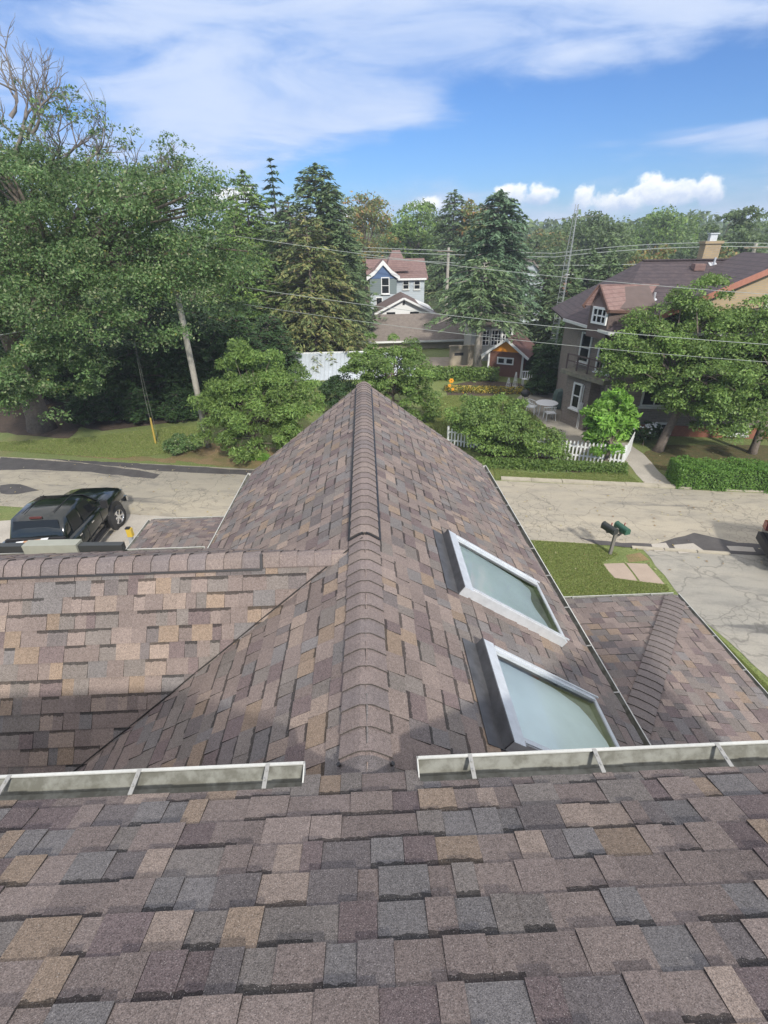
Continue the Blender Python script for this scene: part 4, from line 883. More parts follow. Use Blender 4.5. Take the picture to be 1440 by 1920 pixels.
def broadleaf(name, label, base, blobs, nclump, per, size, kind, trunk_r=.18, trunk_h=2.0, cat='tree', clump_r=(.45, .9), bark=BARK, group=None, twigs=0, lean=(0, 0), upb=.6, asp=.5, limbs=.6, surf=.55):
    """blobs: list of (x, y, z, rx, rz) ellipsoids in world metres that together outline the crown"""
    base = Vector(base); T = thing(name, label, cat, base, 0, group)
    B = np.array([(b[0]-base.x, b[1]-base.y, b[2]-base.z, b[3], b[4]) for b in blobs]); vol = B[:, 3]**2*B[:, 4]; k = rng.choice(len(B), nclump, p=vol**.8/(vol**.8).sum())
    d = unit(rng.normal(size=(nclump, 3))); r = rng.uniform(surf**2, 1, nclump)**.5
    cen = B[k, :3]+d*r[:, None]*np.c_[B[k, 3], B[k, 3], B[k, 4]]; cen[:, 2] = np.maximum(cen[:, 2], .3)
    rr = rng.uniform(*clump_r, nclump)
    P, D, E_, s, w_, cc = clumps_to_leaves(cen, rr, per, size, kind, asp=asp, upb=upb)
    quads('crown', P, D, E_, s, w_, cc, LEAF, T)
    top = Vector((B[:, 0].mean(), B[:, 1].mean(), B[:, 2].mean()))
    mb = MB(); th_ = Vector((lean[0], lean[1], trunk_h)); pts = [Vector((0, 0, -.15)), Vector((lean[0]*.2, lean[1]*.2, trunk_h*.15)), Vector((lean[0]*.5, lean[1]*.5, trunk_h*.55)), th_, th_.lerp(top, .5), top]
    mb.tube(pts, [trunk_r*1.45, trunk_r*1.05, trunk_r*.92, trunk_r*.8, trunk_r*.55, trunk_r*.25], 10)
    order = rng.permutation(nclump)[:int(nclump*limbs)]
    for i in order[:90]:
        e = Vector(cen[i]); st = th_.lerp(top, rng.uniform(0, .8)) if e.z > trunk_h*.6 else th_*rng.uniform(.75, 1)
        mb.tube(branch_curve(st, e, .06, int(i)), [trunk_r*.34, trunk_r*.24, trunk_r*.17, trunk_r*.11, trunk_r*.05], 5, cap=False)
    mb.build('trunk', bark, T, True)
    return T, cen
def conifer(name, label, base, H, R, kind, whorls=26, arms=9, per=26, size=.30, cat='tree', droop=.25, top_open=0, trunk_r=.22, bottom=.08, prof=1.0, jag=.25, bark=BARK, group=None, tiers=1.0, bulge=0):
    base = Vector(base); T = thing(name, label, cat, base, 0, group); A, Bv, dens = [], [], []
    for i in range(whorls):
        f = i/(whorls-1); z = H*(bottom+(1-bottom)*f**tiers); rad_ = R*((1-f)**prof)*(1+bulge*math.sin(math.pi*min(1, f*1.3)))+.12
        for j in range(max(4, int(arms*(1-.45*f)))):
            a = rng.uniform(0, 2*math.pi); l = rad_*rng.uniform(1-jag*1.5, 1+jag*.5); dr = droop*(1-f*1.3)*l
            A.append((0, 0, z)); Bv.append((math.cos(a)*l, math.sin(a)*l, z-dr+rng.uniform(-.1, .1)*l))
    A, Bv = np.array(A), np.array(Bv); ln = np.linalg.norm(Bv-A, axis=1); cnt = np.maximum(4, (per*ln/max(R, .1)*1.3).astype(int))
    ci = np.repeat(np.arange(len(A)), cnt); n = len(ci); t = rng.uniform(.12, 1.0, n)**.75
    P = A[ci]+(Bv-A)[ci]*t[:, None]; P[:, 2] += .12*ln[ci]*np.sin(np.pi*t)-.10*ln[ci]*t**3*0
    out = unit((Bv-A)[ci]); side = np.c_[-out[:, 1], out[:, 0], np.zeros(n)]*rng.choice([-1, 1], n)[:, None]
    sp_ = rng.uniform(.1, 1, n)[:, None]*.28*(ln[ci]*(1.1-t)+.35)[:, None]*.8
    P = P+side*sp_+rng.normal(size=(n, 3))*.05
    D = unit(out*.75+side*.7+np.c_[np.zeros((n, 2)), rng.uniform(-.55, .05, n)]+rng.normal(size=(n, 3))*.22); E_ = unit(np.cross(D, np.c_[rng.normal(size=(n, 2))*.5, np.ones(n)]))
    s = size*rng.uniform(.6, 1.3, n); tone = rng.uniform(.85, 1.15, len(A))[ci][:, None]
    quads('foliage', P, D, E_, s*1.35, s*.42, np.clip(cols(kind, n)*tone, 0, 1), NEEDLE, T)
    mb = MB(); mb.tube([(0, 0, -.1), (0, 0, H*.3), (0, 0, H*.7), (0, 0, H)], [trunk_r*1.2, trunk_r*.9, trunk_r*.45, .02], 8)
    for i in range(0, len(A), 2): mb.tube([A[i], (A[i]+Bv[i])/2+np.array([0, 0, .05*ln[i]]), Bv[i]*.98+A[i]*.02], [.05*trunk_r/.2, .03*trunk_r/.2, .012], 3, cap=False)
    mb.build('trunk', bark, T, True); return T
def treebase(tx, ty, Y): t = atY(tx, ty, Y); return Vector((t.x, t.y, GZ)), t.z-GZ
def blobpx(lst, base=None): 
    out = []
    for (x, y, Y, rx, rz) in lst: p = atY(x, y, Y); out.append((p.x, p.y, p.z, rx, rz))
    return out
# conifers and tall trees in the middle distance: top pixel sightline, depth, radius
def con(name, label, tx, ty, Y, R, kind, **k): b, H = treebase(tx, ty, Y); return conifer(name, label, b, H, R, kind, **k)
con('spruce_tree', 'open spire-topped spruce standing highest on the left skyline', 507, 300, 54, 4.6, 'dark', whorls=28, arms=10, per=34, size=.5, droop=.1, jag=.35, prof=.8)
con('conifer_tree', 'broad round-topped dark green conifer right of the open spire spruce', 590, 309, 49, 5.2, 'spruce', whorls=44, arms=17, per=46, size=.36, prof=.45, droop=-.15, jag=.22)
con('conifer_tree', 'dark green conifer leaning against the round-topped conifer, second peak on its right', 616, 345, 47, 3.6, 'spruce', whorls=38, arms=15, per=42, size=.34, prof=.5, droop=-.05)
con('conifer_tree', 'dark green conifer with a ragged edge left of the round-topped conifer', 540, 372, 48, 4.8, 'spruce', whorls=36, arms=14, per=42, size=.34, prof=.55, droop=.1)
con('pine_tree', 'sparse brownish pine with its pale trunk showing, behind the metal roof', 572, 400, 42, 4.8, 'pine', whorls=34, arms=10, per=44, size=.34, droop=.22, jag=.3, prof=.5, trunk_r=.2, bottom=.10, bark=BARK)
con('pine_tree', 'olive brown pine beside the long grey roof, shorter than its neighbour', 628, 470, 43, 2.7, 'pine', whorls=26, arms=10, per=38, size=.34, droop=.3, prof=.7, bottom=.05)
con('conifer_tree', 'feathery yellow green conifer with a narrow tip beside the oak', 454, 322, 50, 5.2, 'maple', whorls=40, arms=15, per=44, size=.36, prof=.6, droop=-.3)
con('conifer_tree', 'feathery green conifer low between the oak and the spire spruce', 432, 372, 44, 4.6, 'maple', whorls=36, arms=14, per=34, size=.34, prof=.7, droop=-.2)
con('spruce_tree', 'very large dense blue green spruce in the centre right of the skyline', 938, 360, 44, 4.3, 'blue', whorls=44, arms=16, per=46, size=.34, prof=.52, droop=.12, jag=.2, bottom=.32, trunk_r=.3, bark=PALEBARK)
con('spruce_tree', 'tall dark spruce just left of the large blue green spruce', 853, 358, 72, 5.0, 'spruce', whorls=36, arms=14, per=40, size=.42, prof=.55, droop=.1, jag=.22, bottom=.12)
b = atZ(893, 700)
conifer('spruce_tree', 'lower spreading spruce with a pale bare trunk beside the garden shed', b, 7.6, 3.9, 'spruce', whorls=18, arms=10, per=44, size=.33, droop=.2, prof=.45, bottom=.50, jag=.3, trunk_r=.30, bark=PALEBARK)
for x, y, Y, R, lb in ((1030, 486, 48, 3.0, 'dark conifer just left of the lattice tower'), (1112, 468, 47, 3.0, 'dark conifer just right of the lattice tower'), (1150, 474, 44, 2.4, 'slim dark conifer touching the left hip of the brick house roof'), (1072, 500, 43, 2.6, 'dark conifer behind the lattice tower')):
    con('conifer_tree', lb, x, y, Y, R, 'spruce', whorls=28, arms=11, per=34, size=.34, prof=.6, droop=.05, bottom=.02)
# broadleaf trees further off
def far_tree(label, tx, ty, Y, R, kind='far', n=110, per=42, size=.42, H0=.35, name='broadleaf_tree', group=None, split=1):
    b, H = treebase(tx, ty, Y); c = b+Vector((0, 0, H*.62)); r = random.Random(int(tx))
    bl = [(c.x, c.y, c.z, R*.8, H*.36)]+[(c.x+r.uniform(-.55, .55)*R, c.y+r.uniform(-.5, .5)*R, c.z+r.uniform(-.25, .22)*H, R*.5, H*.18) for _ in range(4)]
    bl.append((b.x, b.y, GZ+H*.86, R*.42, H*.13)); bl.append((b.x, b.y, GZ+H*.3, R*.8, H*.2))
    return broadleaf(name, label, b, bl, n, per, size, kind, trunk_r=.28, trunk_h=H*.3, clump_r=(R*.16, R*.3), group=group, limbs=.3)
far_tree('round tree with a rusty red top behind the round-topped conifer', 682, 358, 76, 4.8, 'rust', 150, 60, .4)
far_tree('leafy green tree at the left of the centre spruce pair', 783, 378, 84, 5.4, 'maple', 150, 60, .42)
far_tree('pale green tree low in the gap above the mauve roof', 735, 432, 110, 6.0, 'far', 90, 45, .6)
far_tree('orange topped maple peeping between the two tall spruces', 893, 369, 72, 3.6, 'rust', 90, 50, .42)
far_tree('small green tree at the right of the gap beside the centre spruces', 762, 408, 84, 4.0, 'maple', 90, 50, .5)
far_tree('broad dark tree behind the lattice tower top', 1105, 400, 78, 7.0, 'far', 170, 60, .5)
far_tree('rusty olive tree left of the lattice tower on the skyline', 1032, 428, 100, 6.5, 'rust', 110, 50, .6)
far_tree('round green tree on the skyline left of the brick chimney', 1243, 406, 95, 7.5, 'maple', 150, 60, .55)
far_tree('low green tree between the tower tree and the round skyline tree', 1178, 425, 100, 6.0, 'far', 100, 50, .6)
far_tree('green tree on the skyline just left of the chimney', 1300, 424, 105, 5.5, 'far', 100, 50, .6)
far_tree('wispy leaning tree on the skyline right of the chimney', 1372, 384, 70, 3.2, 'far', 60, 46, .42)
far_tree('wispy tree at the right edge of the skyline', 1432, 378, 68, 3.6, 'far', 70, 46, .42)
far_tree('dense tree under the wispy pair at the right edge', 1405, 428, 66, 5.0, 'far', 130, 55, .42)
far_tree('yellowish tree between the wires left of the chimney', 1240, 462, 58, 3.2, 'rust', 80, 50, .36)
far_tree('small yellow green tree between the chimney and the far pole', 1372, 470, 60, 2.8, 'rust', 60, 50, .36)
far_tree('green tree directly behind the brick house ridge', 1185, 462, 62, 4.0, 'far', 100, 50, .4)
far_tree('green tree behind the chimney of the brick house', 1325, 452, 75, 4.5, 'far', 100, 50, .45)
far_tree('tree mass left of the tower behind the big blue green spruce', 1010, 440, 85, 5.0, 'far', 100, 50, .5)
far_tree('green tree filling behind the pine on the left', 600, 450, 66, 6, 'far', 110, 50, .45)
far_tree('green tree behind the ragged conifer', 480, 420, 64, 6, 'maple', 110, 50, .45)
# far woodland, one mass that reads as the horizon
pts, rr = [], []
for i in range(1500):
    Y = rng.uniform(130, 420); x = rng.uniform(-.75, .95)*Y; h = rng.uniform(8, 13.5)+(Y-130)*.004
    pts.append((x, Y, GZ+h*rng.uniform(.45, 1))); rr.append(rng.uniform(2.4, 4.6))
P, D, E_, s, w_, cc = clumps_to_leaves(np.array(pts), np.array(rr), 46, 1.5, 'far', asp=.6)
tag(quads('woodland', P, D, E_, s, w_, cc, LEAF, None), 'far wooded horizon behind the houses and single trees', 'woodland', kind='stuff')
# the great oak on the left
ob = atZ(80, 805)
oakb = blobpx([(60, 420, 25, 4.0, 3.2), (-120, 400, 27, 5, 4.5), (190, 440, 23.5, 3.4, 2.6), (310, 430, 22.6, 2.6, 2.1), (385, 470, 23, 1.8, 1.6), (120, 560, 21.5, 2.6, 1.6), (250, 560, 21.6, 2.2, 1.3), (40, 520, 22.5, 3.0, 2.0), (340, 565, 21.7, 1.5, 1.2), (350, 510, 21.6, 1.3, 1.1), (-60, 560, 24, 3.5, 2.2), (20, 350, 27, 3.0, 1.8), (130, 350, 26.5, 2.6, 1.6), (250, 370, 26.5, 2.6, 1.5), (340, 360, 24.5, 1.8, 1.2), (440, 500, 23.5, 1.3, 1.2), (210, 620, 21.5, 1.3, .8), (322, 640, 21.6, .7, .6), (465, 590, 24.5, .8, .6), (-120, 260, 29, 3.0, 2.2)])
oak, ocen = broadleaf('oak_tree', 'huge spreading oak filling the left side, bare grey twigs on top', ob, oakb, 900, 230, .125, 'oak', trunk_r=.55, trunk_h=5.0, clump_r=(.5, 1.0), limbs=.16, surf=.4)
# low hanging clusters near the trunk
lowb = blobpx([(70, 690, 22.5, 2.0, 1.1), (20, 740, 22.5, 1.8, .8), (110, 660, 22, 1.5, 1.0), (170, 690, 23, 1.0, .8), (150, 730, 24, .9, .8), (100, 790, 22.0, .35, .3), (-40, 700, 23, 2, 1.2)])
B_ = np.array([(q[0]-ob.x, q[1]-ob.y, q[2]-ob.z, q[3], q[4]) for q in lowb]); kk = rng.choice(len(B_), 150, p=(B_[:, 3]**2)/(B_[:, 3]**2).sum()); d_ = unit(rng.normal(size=(150, 3)))
cen = B_[kk, :3]+d_*np.c_[B_[kk, 3], B_[kk, 3], B_[kk, 4]]*rng.uniform(.4, 1, (150, 1)); P, D, E_, s, w_, cc = clumps_to_leaves(cen, rng.uniform(.35, .7, 150), 170, .14, 'oak'); quads('low_foliage', P, D, E_, s, w_, cc, LEAF, oak)
# bare gnarled twigs at the top, sparse leaves on some
mb = MB(); tips = []; rr_ = random.Random(3)
def gnarl(p, d, ln, r, dep, bend=.85):
    pts = [p]; rs = [r]; q = p; dd = d.normalized(); n = 4
    for i in range(n):
        dd = (dd+Vector((rr_.uniform(-1, 1), rr_.uniform(-1, 1), rr_.uniform(-.7, 1)))*bend*.45).normalized(); q = q+dd*ln/n; pts.append(q); rs.append(r*(1-.55*(i+1)/n))
    mb.tube(pts, rs, 5 if r > .04 else 3, cap=False)
    if dep == 0: tips.append((q, dd)); return
    for k in range(rr_.choice((2, 3, 3))):
        s_ = rr_.choice(pts[2:]); nd = (dd+Vector((rr_.uniform(-1, 1), rr_.uniform(-1, 1), rr_.uniform(-.6, 1)))*.95).normalized(); gnarl(s_, nd, ln*rr_.uniform(.55, .85), r*.55, dep-1, bend)
    nd = (dd+Vector((rr_.uniform(-1, 1), rr_.uniform(-1, 1), rr_.uniform(-.5, .8)))*.4).normalized(); gnarl(q, nd, ln*.75, r*.5, dep-1, bend)
OB = ob
for (x0, y0, Y0, x1, y1, Y1, r0) in ((30, 300, 27, 60, 175, 26.5, .12), (0, 280, 27, -5, 130, 27, .12), (50, 260, 27, 105, 190, 26.5, .09), (90, 330, 26.5, 150, 235, 26, .09), (150, 340, 26.5, 200, 250, 26, .08), (220, 350, 26, 255, 275, 25.5, .07), (260, 360, 26, 300, 300, 25.5, .06), (330, 370, 26, 350, 325, 26, .05), (-40, 300, 28, -60, 160, 28, .13), (120, 300, 27, 130, 220, 26, .07), (180, 330, 26, 170, 270, 26, .06), (20, 220, 26, 60, 120, 26, .09), (60, 250, 26, 90, 150, 26, .08), (-30, 260, 26.5, -20, 120, 26.5, .09), (110, 310, 26, 165, 240, 25.5, .06), (390, 400, 25.5, 440, 380, 25, .03), (300, 330, 26, 320, 300, 26, .04)):
    a = atY(x0, y0, Y0)-OB; c = atY(x1, y1, Y1)-OB; gnarl(a, (c-a), (c-a).length*.62, r0, 3)
for cst in ocen[rng.permutation(len(ocen))[:26]]:
    gnarl(Vector(cst)*.97, Vector(cst)-Vector((0, 0, 8)), .9, .022, 1)
mb.build('bare_branches', mat('grey_twig', (.19, .17, .155), rough=.95, var=.2), oak, True)
tp = np.array([t_[0] for t_ in tips]); sel = tp[rng.random(len(tp)) < .10]
sel = sel[np.argsort(sel[:, 2])][:int(len(sel)*.8)]
P, D, E_, s, w_, cc = clumps_to_leaves(sel, rng.uniform(.2, .45, len(sel)), 34, .14, 'oak'); quads('upper_foliage', P, D, E_, s, w_, cc, LEAF, oak)
# dark evergreen screen behind and under the oak
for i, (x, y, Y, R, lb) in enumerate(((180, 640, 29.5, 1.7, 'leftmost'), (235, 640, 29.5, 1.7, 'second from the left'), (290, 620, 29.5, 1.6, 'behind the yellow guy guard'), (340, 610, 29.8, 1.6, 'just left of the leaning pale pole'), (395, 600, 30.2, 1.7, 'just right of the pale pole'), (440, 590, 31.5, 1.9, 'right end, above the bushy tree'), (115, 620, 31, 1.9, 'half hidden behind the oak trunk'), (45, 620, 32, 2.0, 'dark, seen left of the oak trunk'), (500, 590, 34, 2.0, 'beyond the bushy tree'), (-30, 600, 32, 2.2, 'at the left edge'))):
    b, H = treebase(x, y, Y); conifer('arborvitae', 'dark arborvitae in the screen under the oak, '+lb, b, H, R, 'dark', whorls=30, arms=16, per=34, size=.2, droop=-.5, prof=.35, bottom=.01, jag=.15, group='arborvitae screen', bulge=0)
for i, (x, y, Y, R, lb) in enumerate(((150, 735, 27.6, 1.1, 'left of the guy wire'), (205, 725, 27.9, 1.2, 'directly left of the yellow guy guard'), (255, 730, 27.6, 1.1, 'directly behind the guy guard'), (330, 735, 27.6, 1.0, 'between the guy wire and the pale pole'))):
    b, H = treebase(x, y, Y); conifer('yew_shrub', 'low dark green yew under the oak, '+lb, b, H, R, 'dark', whorls=18, arms=14, per=34, size=.16, droop=-.3, prof=.4, bottom=.01, jag=.15, group='yews under the oak')
# background fill behind the screen
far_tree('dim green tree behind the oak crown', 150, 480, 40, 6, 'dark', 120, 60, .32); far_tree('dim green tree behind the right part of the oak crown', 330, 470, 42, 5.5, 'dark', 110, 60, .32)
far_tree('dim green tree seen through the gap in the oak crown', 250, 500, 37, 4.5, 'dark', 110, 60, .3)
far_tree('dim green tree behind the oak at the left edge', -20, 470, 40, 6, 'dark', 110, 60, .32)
# bushy tree with drooping leaves across the road
bt = atZ(480, 862); broadleaf('bushy_tree', 'dense bushy tree with drooping leaves across the road, left of the ridge', bt, blobpx([(480, 760, 22.3, 2.3, 1.5), (415, 810, 21.8, 1.2, .7), (545, 760, 22.2, 1.5, 1.3), (490, 845, 21.2, 1.3, .5), (450, 670, 23.2, .9, .6), (450, 700, 23, 1.2, .8), (500, 690, 23, 1.0, .7), (555, 720, 23, .9, .7), (410, 750, 22.5, 1.1, .8), (520, 810, 21.8, 1.0, .6)]), 210, 260, .16, 'maple', trunk_r=.10, trunk_h=.9, clump_r=(.3, .55), asp=.32, upb=.2, bark=BARK)
sb = atZ(345, 848); broadleaf('shrub', 'small rounded olive shrub at the foot of the pale pole', sb, [(sb.x, sb.y, GZ+.42, .85, .42)], 40, 150, .09, 'oak', trunk_r=.03, trunk_h=.2, clump_r=(.15, .28), cat='shrub')
# shrubby tree at the end of the ridge
st = atZ(735, 765); broadleaf('shrub_tree', 'airy shrubby tree straight beyond the end of the ridge', Vector((st.x, 27.5, GZ)), blobpx([(735, 700, 27.5, 2.0, 1.5), (690, 690, 27.5, 1.2, 1.3), (790, 720, 27, 1.3, 1.2), (700, 650, 28, .7, .9), (760, 665, 28, 1.0, 1.0), (790, 770, 26, 1.2, 1.0), (745, 640, 28, .5, .7), (660, 680, 28, .6, .8)]), 150, 190, .15, 'maple', trunk_r=.10, trunk_h=1.0, clump_r=(.28, .55), asp=.45)
q = atZ(640, 760); broadleaf('shrub', 'dark low shrub just left of the ridge end', Vector((q.x, 28.5, GZ)), [(q.x, 28.5, GZ+1.0, 1.3, 1.0)], 50, 140, .14, 'dark', trunk_r=.05, trunk_h=.5, clump_r=(.25, .45), cat='shrub')
# big shrub mass behind the picket fence
sm = atZ(950, 862); broadleaf('lilac_bush', 'large dark green bush spilling over the picket fence', Vector((sm.x, sm.y+.9, GZ)), blobpx([(905, 800, 21.6, 1.2, .9), (960, 815, 21.0, 1.4, .9), (1015, 835, 20.2, 1.0, .65), (880, 780, 22.6, 1.0, .8), (1045, 855, 19.9, .5, .4), (940, 775, 22.4, 1.2, .8), (930, 845, 20.6, .8, .5)]), 150, 220, .13, 'maple', trunk_r=.08, trunk_h=.6, clump_r=(.28, .5), cat='bush')
# bright sapling, hides the patio corner
sp0 = atZ(1133, 872); broadleaf('young_tree', 'bright green young tree with large leaves behind the picket fence', sp0, blobpx([(1140, 790, 20.0, .95, .85), (1135, 830, 19.8, .8, .5), (1150, 755, 20.2, .65, .55), (1120, 800, 19.8, .6, .6), (1165, 790, 20, .6, .6)]), 62, 110, .27, 'bright', trunk_r=.09, trunk_h=.9, clump_r=(.22, .4), asp=.36, upb=.1, lean=(.1, 0))
# ivy covered column and shaded shrubs behind the patio
for (x, y, Y, R, lb, nm) in ((1032, 640, 31, 1.0, 'dark ivy covered column of leaves at the foot of the lattice tower', 'ivy_column'), (1010, 650, 37, 1.7, 'dark evergreen behind the garden shed on its right', 'evergreen'), (1060, 640, 34, 1.6, 'dark evergreen between the lattice tower and the brick house', 'evergreen'), (985, 655, 40, 1.8, 'dark evergreen behind the garden shed roof', 'evergreen'), (1100, 560, 36, 2.4, 'tall dark evergreen behind the left corner of the brick house', 'evergreen')):
    b, H = treebase(x, y, Y); conifer(nm, lb, b, H, R, 'dark', whorls=30, arms=14, per=34, size=.2, droop=-.2, prof=.4, bottom=.01, jag=.2)
# large trees in front of the brick house
bb_ = atZ(1232, 845)
broadleaf('maple_tree', 'large maple in front of the brick house, forked dark trunk', bb_, blobpx([(1240, 660, 21.5, 1.7, 1.2), (1320, 640, 21.5, 1.8, 1.4), (1310, 560, 22, 1.1, .9), (1180, 680, 21.2, 1.1, .7), (1200, 640, 21.5, .9, .6), (1380, 650, 21, 1.6, 1.3), (1300, 740, 20.5, 1.6, .9), (1350, 790, 19.5, 1.2, .7), (1160, 650, 21.3, .8, .55), (1195, 715, 21, .9, .5), (1150, 690, 21.2, .5, .4), (1215, 600, 22, .8, .5), (1400, 740, 20, 1.5, 1.0), (1250, 720, 20.8, 1.1, .6), (1330, 700, 20, 1.4, 1.0)]), 370, 200, .13, 'maple', trunk_r=.2, trunk_h=1.9, clump_r=(.3, .6), lean=(.5, 0))
b2 = atZ(1410, 850); broadleaf('maple_tree', 'second tree at the right edge in front of the brick house', b2, blobpx([(1440, 620, 21, 1.5, 1.3), (1430, 580, 21.5, 1.1, .8), (1480, 700, 20.5, 1.8, 1.6), (1430, 700, 20, 1.3, 1.2), (1440, 800, 19.3, 1.1, .7)]), 150, 180, .13, 'maple', trunk_r=.16, trunk_h=1.8, clump_r=(.3, .55))
q = atZ(1205, 835); broadleaf('hydrangea', 'dark shrub with white flowers against the brick house base', q, [(q.x+.2, q.y+.3, GZ+.5, .8, .45)], 34, 90, .1, 'dark', trunk_r=.03, trunk_h=.2, clump_r=(.15, .3), cat='shrub')
hy = MB(); rr_ = random.Random(9)
ho = bpy.data.objects['hydrangea']
for i in range(34): 
    a = rr_.uniform(0, 6.28); rd = rr_.uniform(.2, .85); c = Vector((math.cos(a)*rd+.2, math.sin(a)*rd*.6+.1, .55+.45*math.sqrt(max(0, 1-rd*rd))+rr_.uniform(-.1, .1))); hy.tube([c, c+Vector((0, 0, .05))], [.055, .03], 6)
hy.build('flowers', WHITE, ho)
# clipped hedge
hA, hB = atZ(1270, 917), atZ(1470, 925); hd = (hB-hA).normalized(); hn = Vector((-hd.y, hd.x, 0)); HT = thing('hedge', 'clipped green box hedge beside the road, right of the footpath', 'hedge', hA)
n = 26000; u = rng.uniform(0, 5.5, n); v = rng.uniform(0, 1.25, n); z = rng.uniform(.02, .85, n); face = rng.integers(0, 4, n)
v = np.where(face == 0, rng.normal(0.02, .04, n), v); z = np.where(face >= 2, .85+rng.normal(0, .035, n), z); u = np.where(face == 1, rng.normal(.02, .04, n), u)
bump = .05*np.sin(u*3.1)+.04*np.sin(u*7+v*4); z = z+np.where(face >= 2, bump, 0); v = v+np.where(face == 0, bump, 0)
P = np.c_[hd.x*u+hn.x*v, hd.y*u+hn.y*v, z]; out = np.zeros((n, 3)); out[face >= 2, 2] = 1; out[face == 0] = (-hn.x, -hn.y, 0); out[face == 1] = (-hd.x, -hd.y, 0)
D, E_ = leaf_frame(n, .3, out*1.4); s = .075*rng.uniform(.6, 1.3, n); quads('foliage', P, D, E_, s, s*.6, cols('maple', n)*np.array([.8, 1.0, .7]), LEAF, HT)
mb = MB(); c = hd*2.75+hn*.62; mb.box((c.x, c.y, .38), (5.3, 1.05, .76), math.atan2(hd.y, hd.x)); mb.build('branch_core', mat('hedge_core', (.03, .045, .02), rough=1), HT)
# low plants, flowers
def plants(name, label, cx, cy, n, spread, kind, size, h, cat='plants', kindp='stuff', asp=.25, upb=.1):
    P, D, E_ = [], [], []
    c = atZ(cx, cy); x = rng.uniform(-1, 1, n)*spread[0]; y = rng.normal(0, .35, n)*spread[1]; z = rng.uniform(0, 1, n)*h*(1-.5*np.abs(y)/max(spread[1], .01))
    P = np.c_[c.x+x*.983+y*.18, c.y-x*.184+y, GZ+np.abs(z)+.03]; D = unit(rng.normal(size=(n, 3))*np.array([1, 1, .5])+np.array([0, 0, .8])); E_ = unit(np.cross(D, rng.normal(size=(n, 3))))
    s = size*rng.uniform(.6, 1.3, n); return tag(quads(name, P, D, E_, s, s*asp, cols(kind, n), LEAF, None), label, cat, kind=kindp)
plants('border_plants', 'leafy border plants along the foot of the picket fence', 1030, 880, 6500, (3.2, .45), 'maple', .15, .45)
plants('border_plants', 'yellow flowering bed beyond the lawn beside the garden shed', 915, 735, 4200, (2.9, .7), 'flower', .10, .38, asp=.6)
plants('border_plants', 'leafy green plants between the low tan wall and the shed', 870, 712, 5200, (2.4, .8), 'maple', .18, .95, asp=.5)
plants('border_plants', 'spiky grass tuft at the road edge left of the ridge', 478, 862, 900, (.7, .3), 'bright', .4, .3, asp=.06)
# lawn blades
def blades(name, label, polys, n, h, kind):
    P = []
    for pg in polys:
        w_ = [atZ(*p) for p in pg]; xs_ = [p.x for p in w_]; ys_ = [p.y for p in w_]; pg2 = [(p.x, p.y) for p in w_]; m_ = int(n/len(polys)); X = rng.uniform(min(xs_), max(xs_), m_*3); Yy = rng.uniform(min(ys_), max(ys_), m_*3); ins = np.zeros(len(X), bool); j = len(pg2)-1
        for i in range(len(pg2)):
            (xi, yi), (xj, yj) = pg2[i], pg2[j]; cr = ((yi > Yy) != (yj > Yy)) & (X < (xj-xi)*(Yy-yi)/(yj-yi+1e-12)+xi); ins ^= cr; j = i
        P.append(np.c_[X[ins], Yy[ins]])
    P = np.concatenate(P); m_ = len(P); P = np.c_[P, np.full(m_, GZ+h*.4)]; D = unit(np.c_[rng.normal(size=(m_, 2))*1.1, np.ones(m_)]); E_ = unit(np.cross(D, rng.normal(size=(m_, 3)))); hh = h*rng.uniform(.6, 1.4, m_)
    return tag(quads(name, P, D, E_, hh, .022, cols(kind, m_, .25), LEAF, None), label, 'grass', kind='stuff')
blades('grass', 'mown grass beside the mailboxes and the right porch roof', [[(960, 1012), (1120, 1022), (1160, 1040), (1128, 1055), (1150, 1086), (1250, 1098), (1262, 1125), (1050, 1135), (985, 1060)], [(1268, 1118), (1300, 1150), (1440, 1290), (1440, 1310), (1262, 1135)]], 60000, .07, 'grass')
blades('grass', 'lawn strip between the road and the border plants', [[(925, 880), (1010, 890), (1170, 885), (1205, 910), (930, 900)]], 26000, .08, 'grass')
blades('grass', 'back yard lawn beyond the ridge end', [[(790, 760), (840, 742), (960, 745), (1060, 835), (1090, 850), (900, 850), (820, 830)]], 46000, .09, 'grass')
blades('grass', 'lawn across the road under the oak', [[(0, 830), (150, 822), (330, 800), (400, 800), (330, 850), (220, 860), (0, 845)]], 30000, .09, 'grass')
# ================================================================ STREET FURNITURE, WIRES, FENCE
pb = atZ(391, 838); pt = thing('utility_pole', 'pale weathered utility pole rising into the oak', 'utility pole', pb)
mb = MB(); mb.tube([(0, 0, -.1), (0, 0, 4), (0, 0, 9.2)], [.155, .135, .11], 14); mb.build('pole', POLEW, pt, True)
mb = MB(); mb.box((0, -.16, 8.6), (1.9, .1, .12)); mb.build('crossarm', WOOD, pt)
for s_ in (-.8, 0, .8): mb = MB(); mb.lathe([(.02, 0), (.05, .03), (.035, .08), (.05, .12), (.01, .15)], (s_, -.16, 8.66), n=10); mb.build('insulator', CHROME, pt)
gy = atZ(292, 832)
for dx, lb in ((0, 'guy wire with a yellow guard at its foot, left of the pale pole'),):
    g_ = thing('guy_wire', lb, 'guy wire', gy); mb = MB(); top = pb+Vector((0, 0, 8))-gy
    mb.tube([(0, 0, 0), (.02, .1, 2.6), (.1, .3, 5.0)], .011, 6); mb.tube([(.12, .1, 0), (.1, .2, 2.6), (.12, .3, 5)], .009, 6); mb.build('wire', GDIRT, g_); mb = MB(); mb.tube([(0, 0, 0), (.02, .09, 1.35)], .045, 8); mb.build('guard', mat('faded_yellow_guard', (.42, .30, .06), rough=.6), g_)
WIREM = mat('pale_wire', (.33, .36, .34), rough=.5, metal=.2)
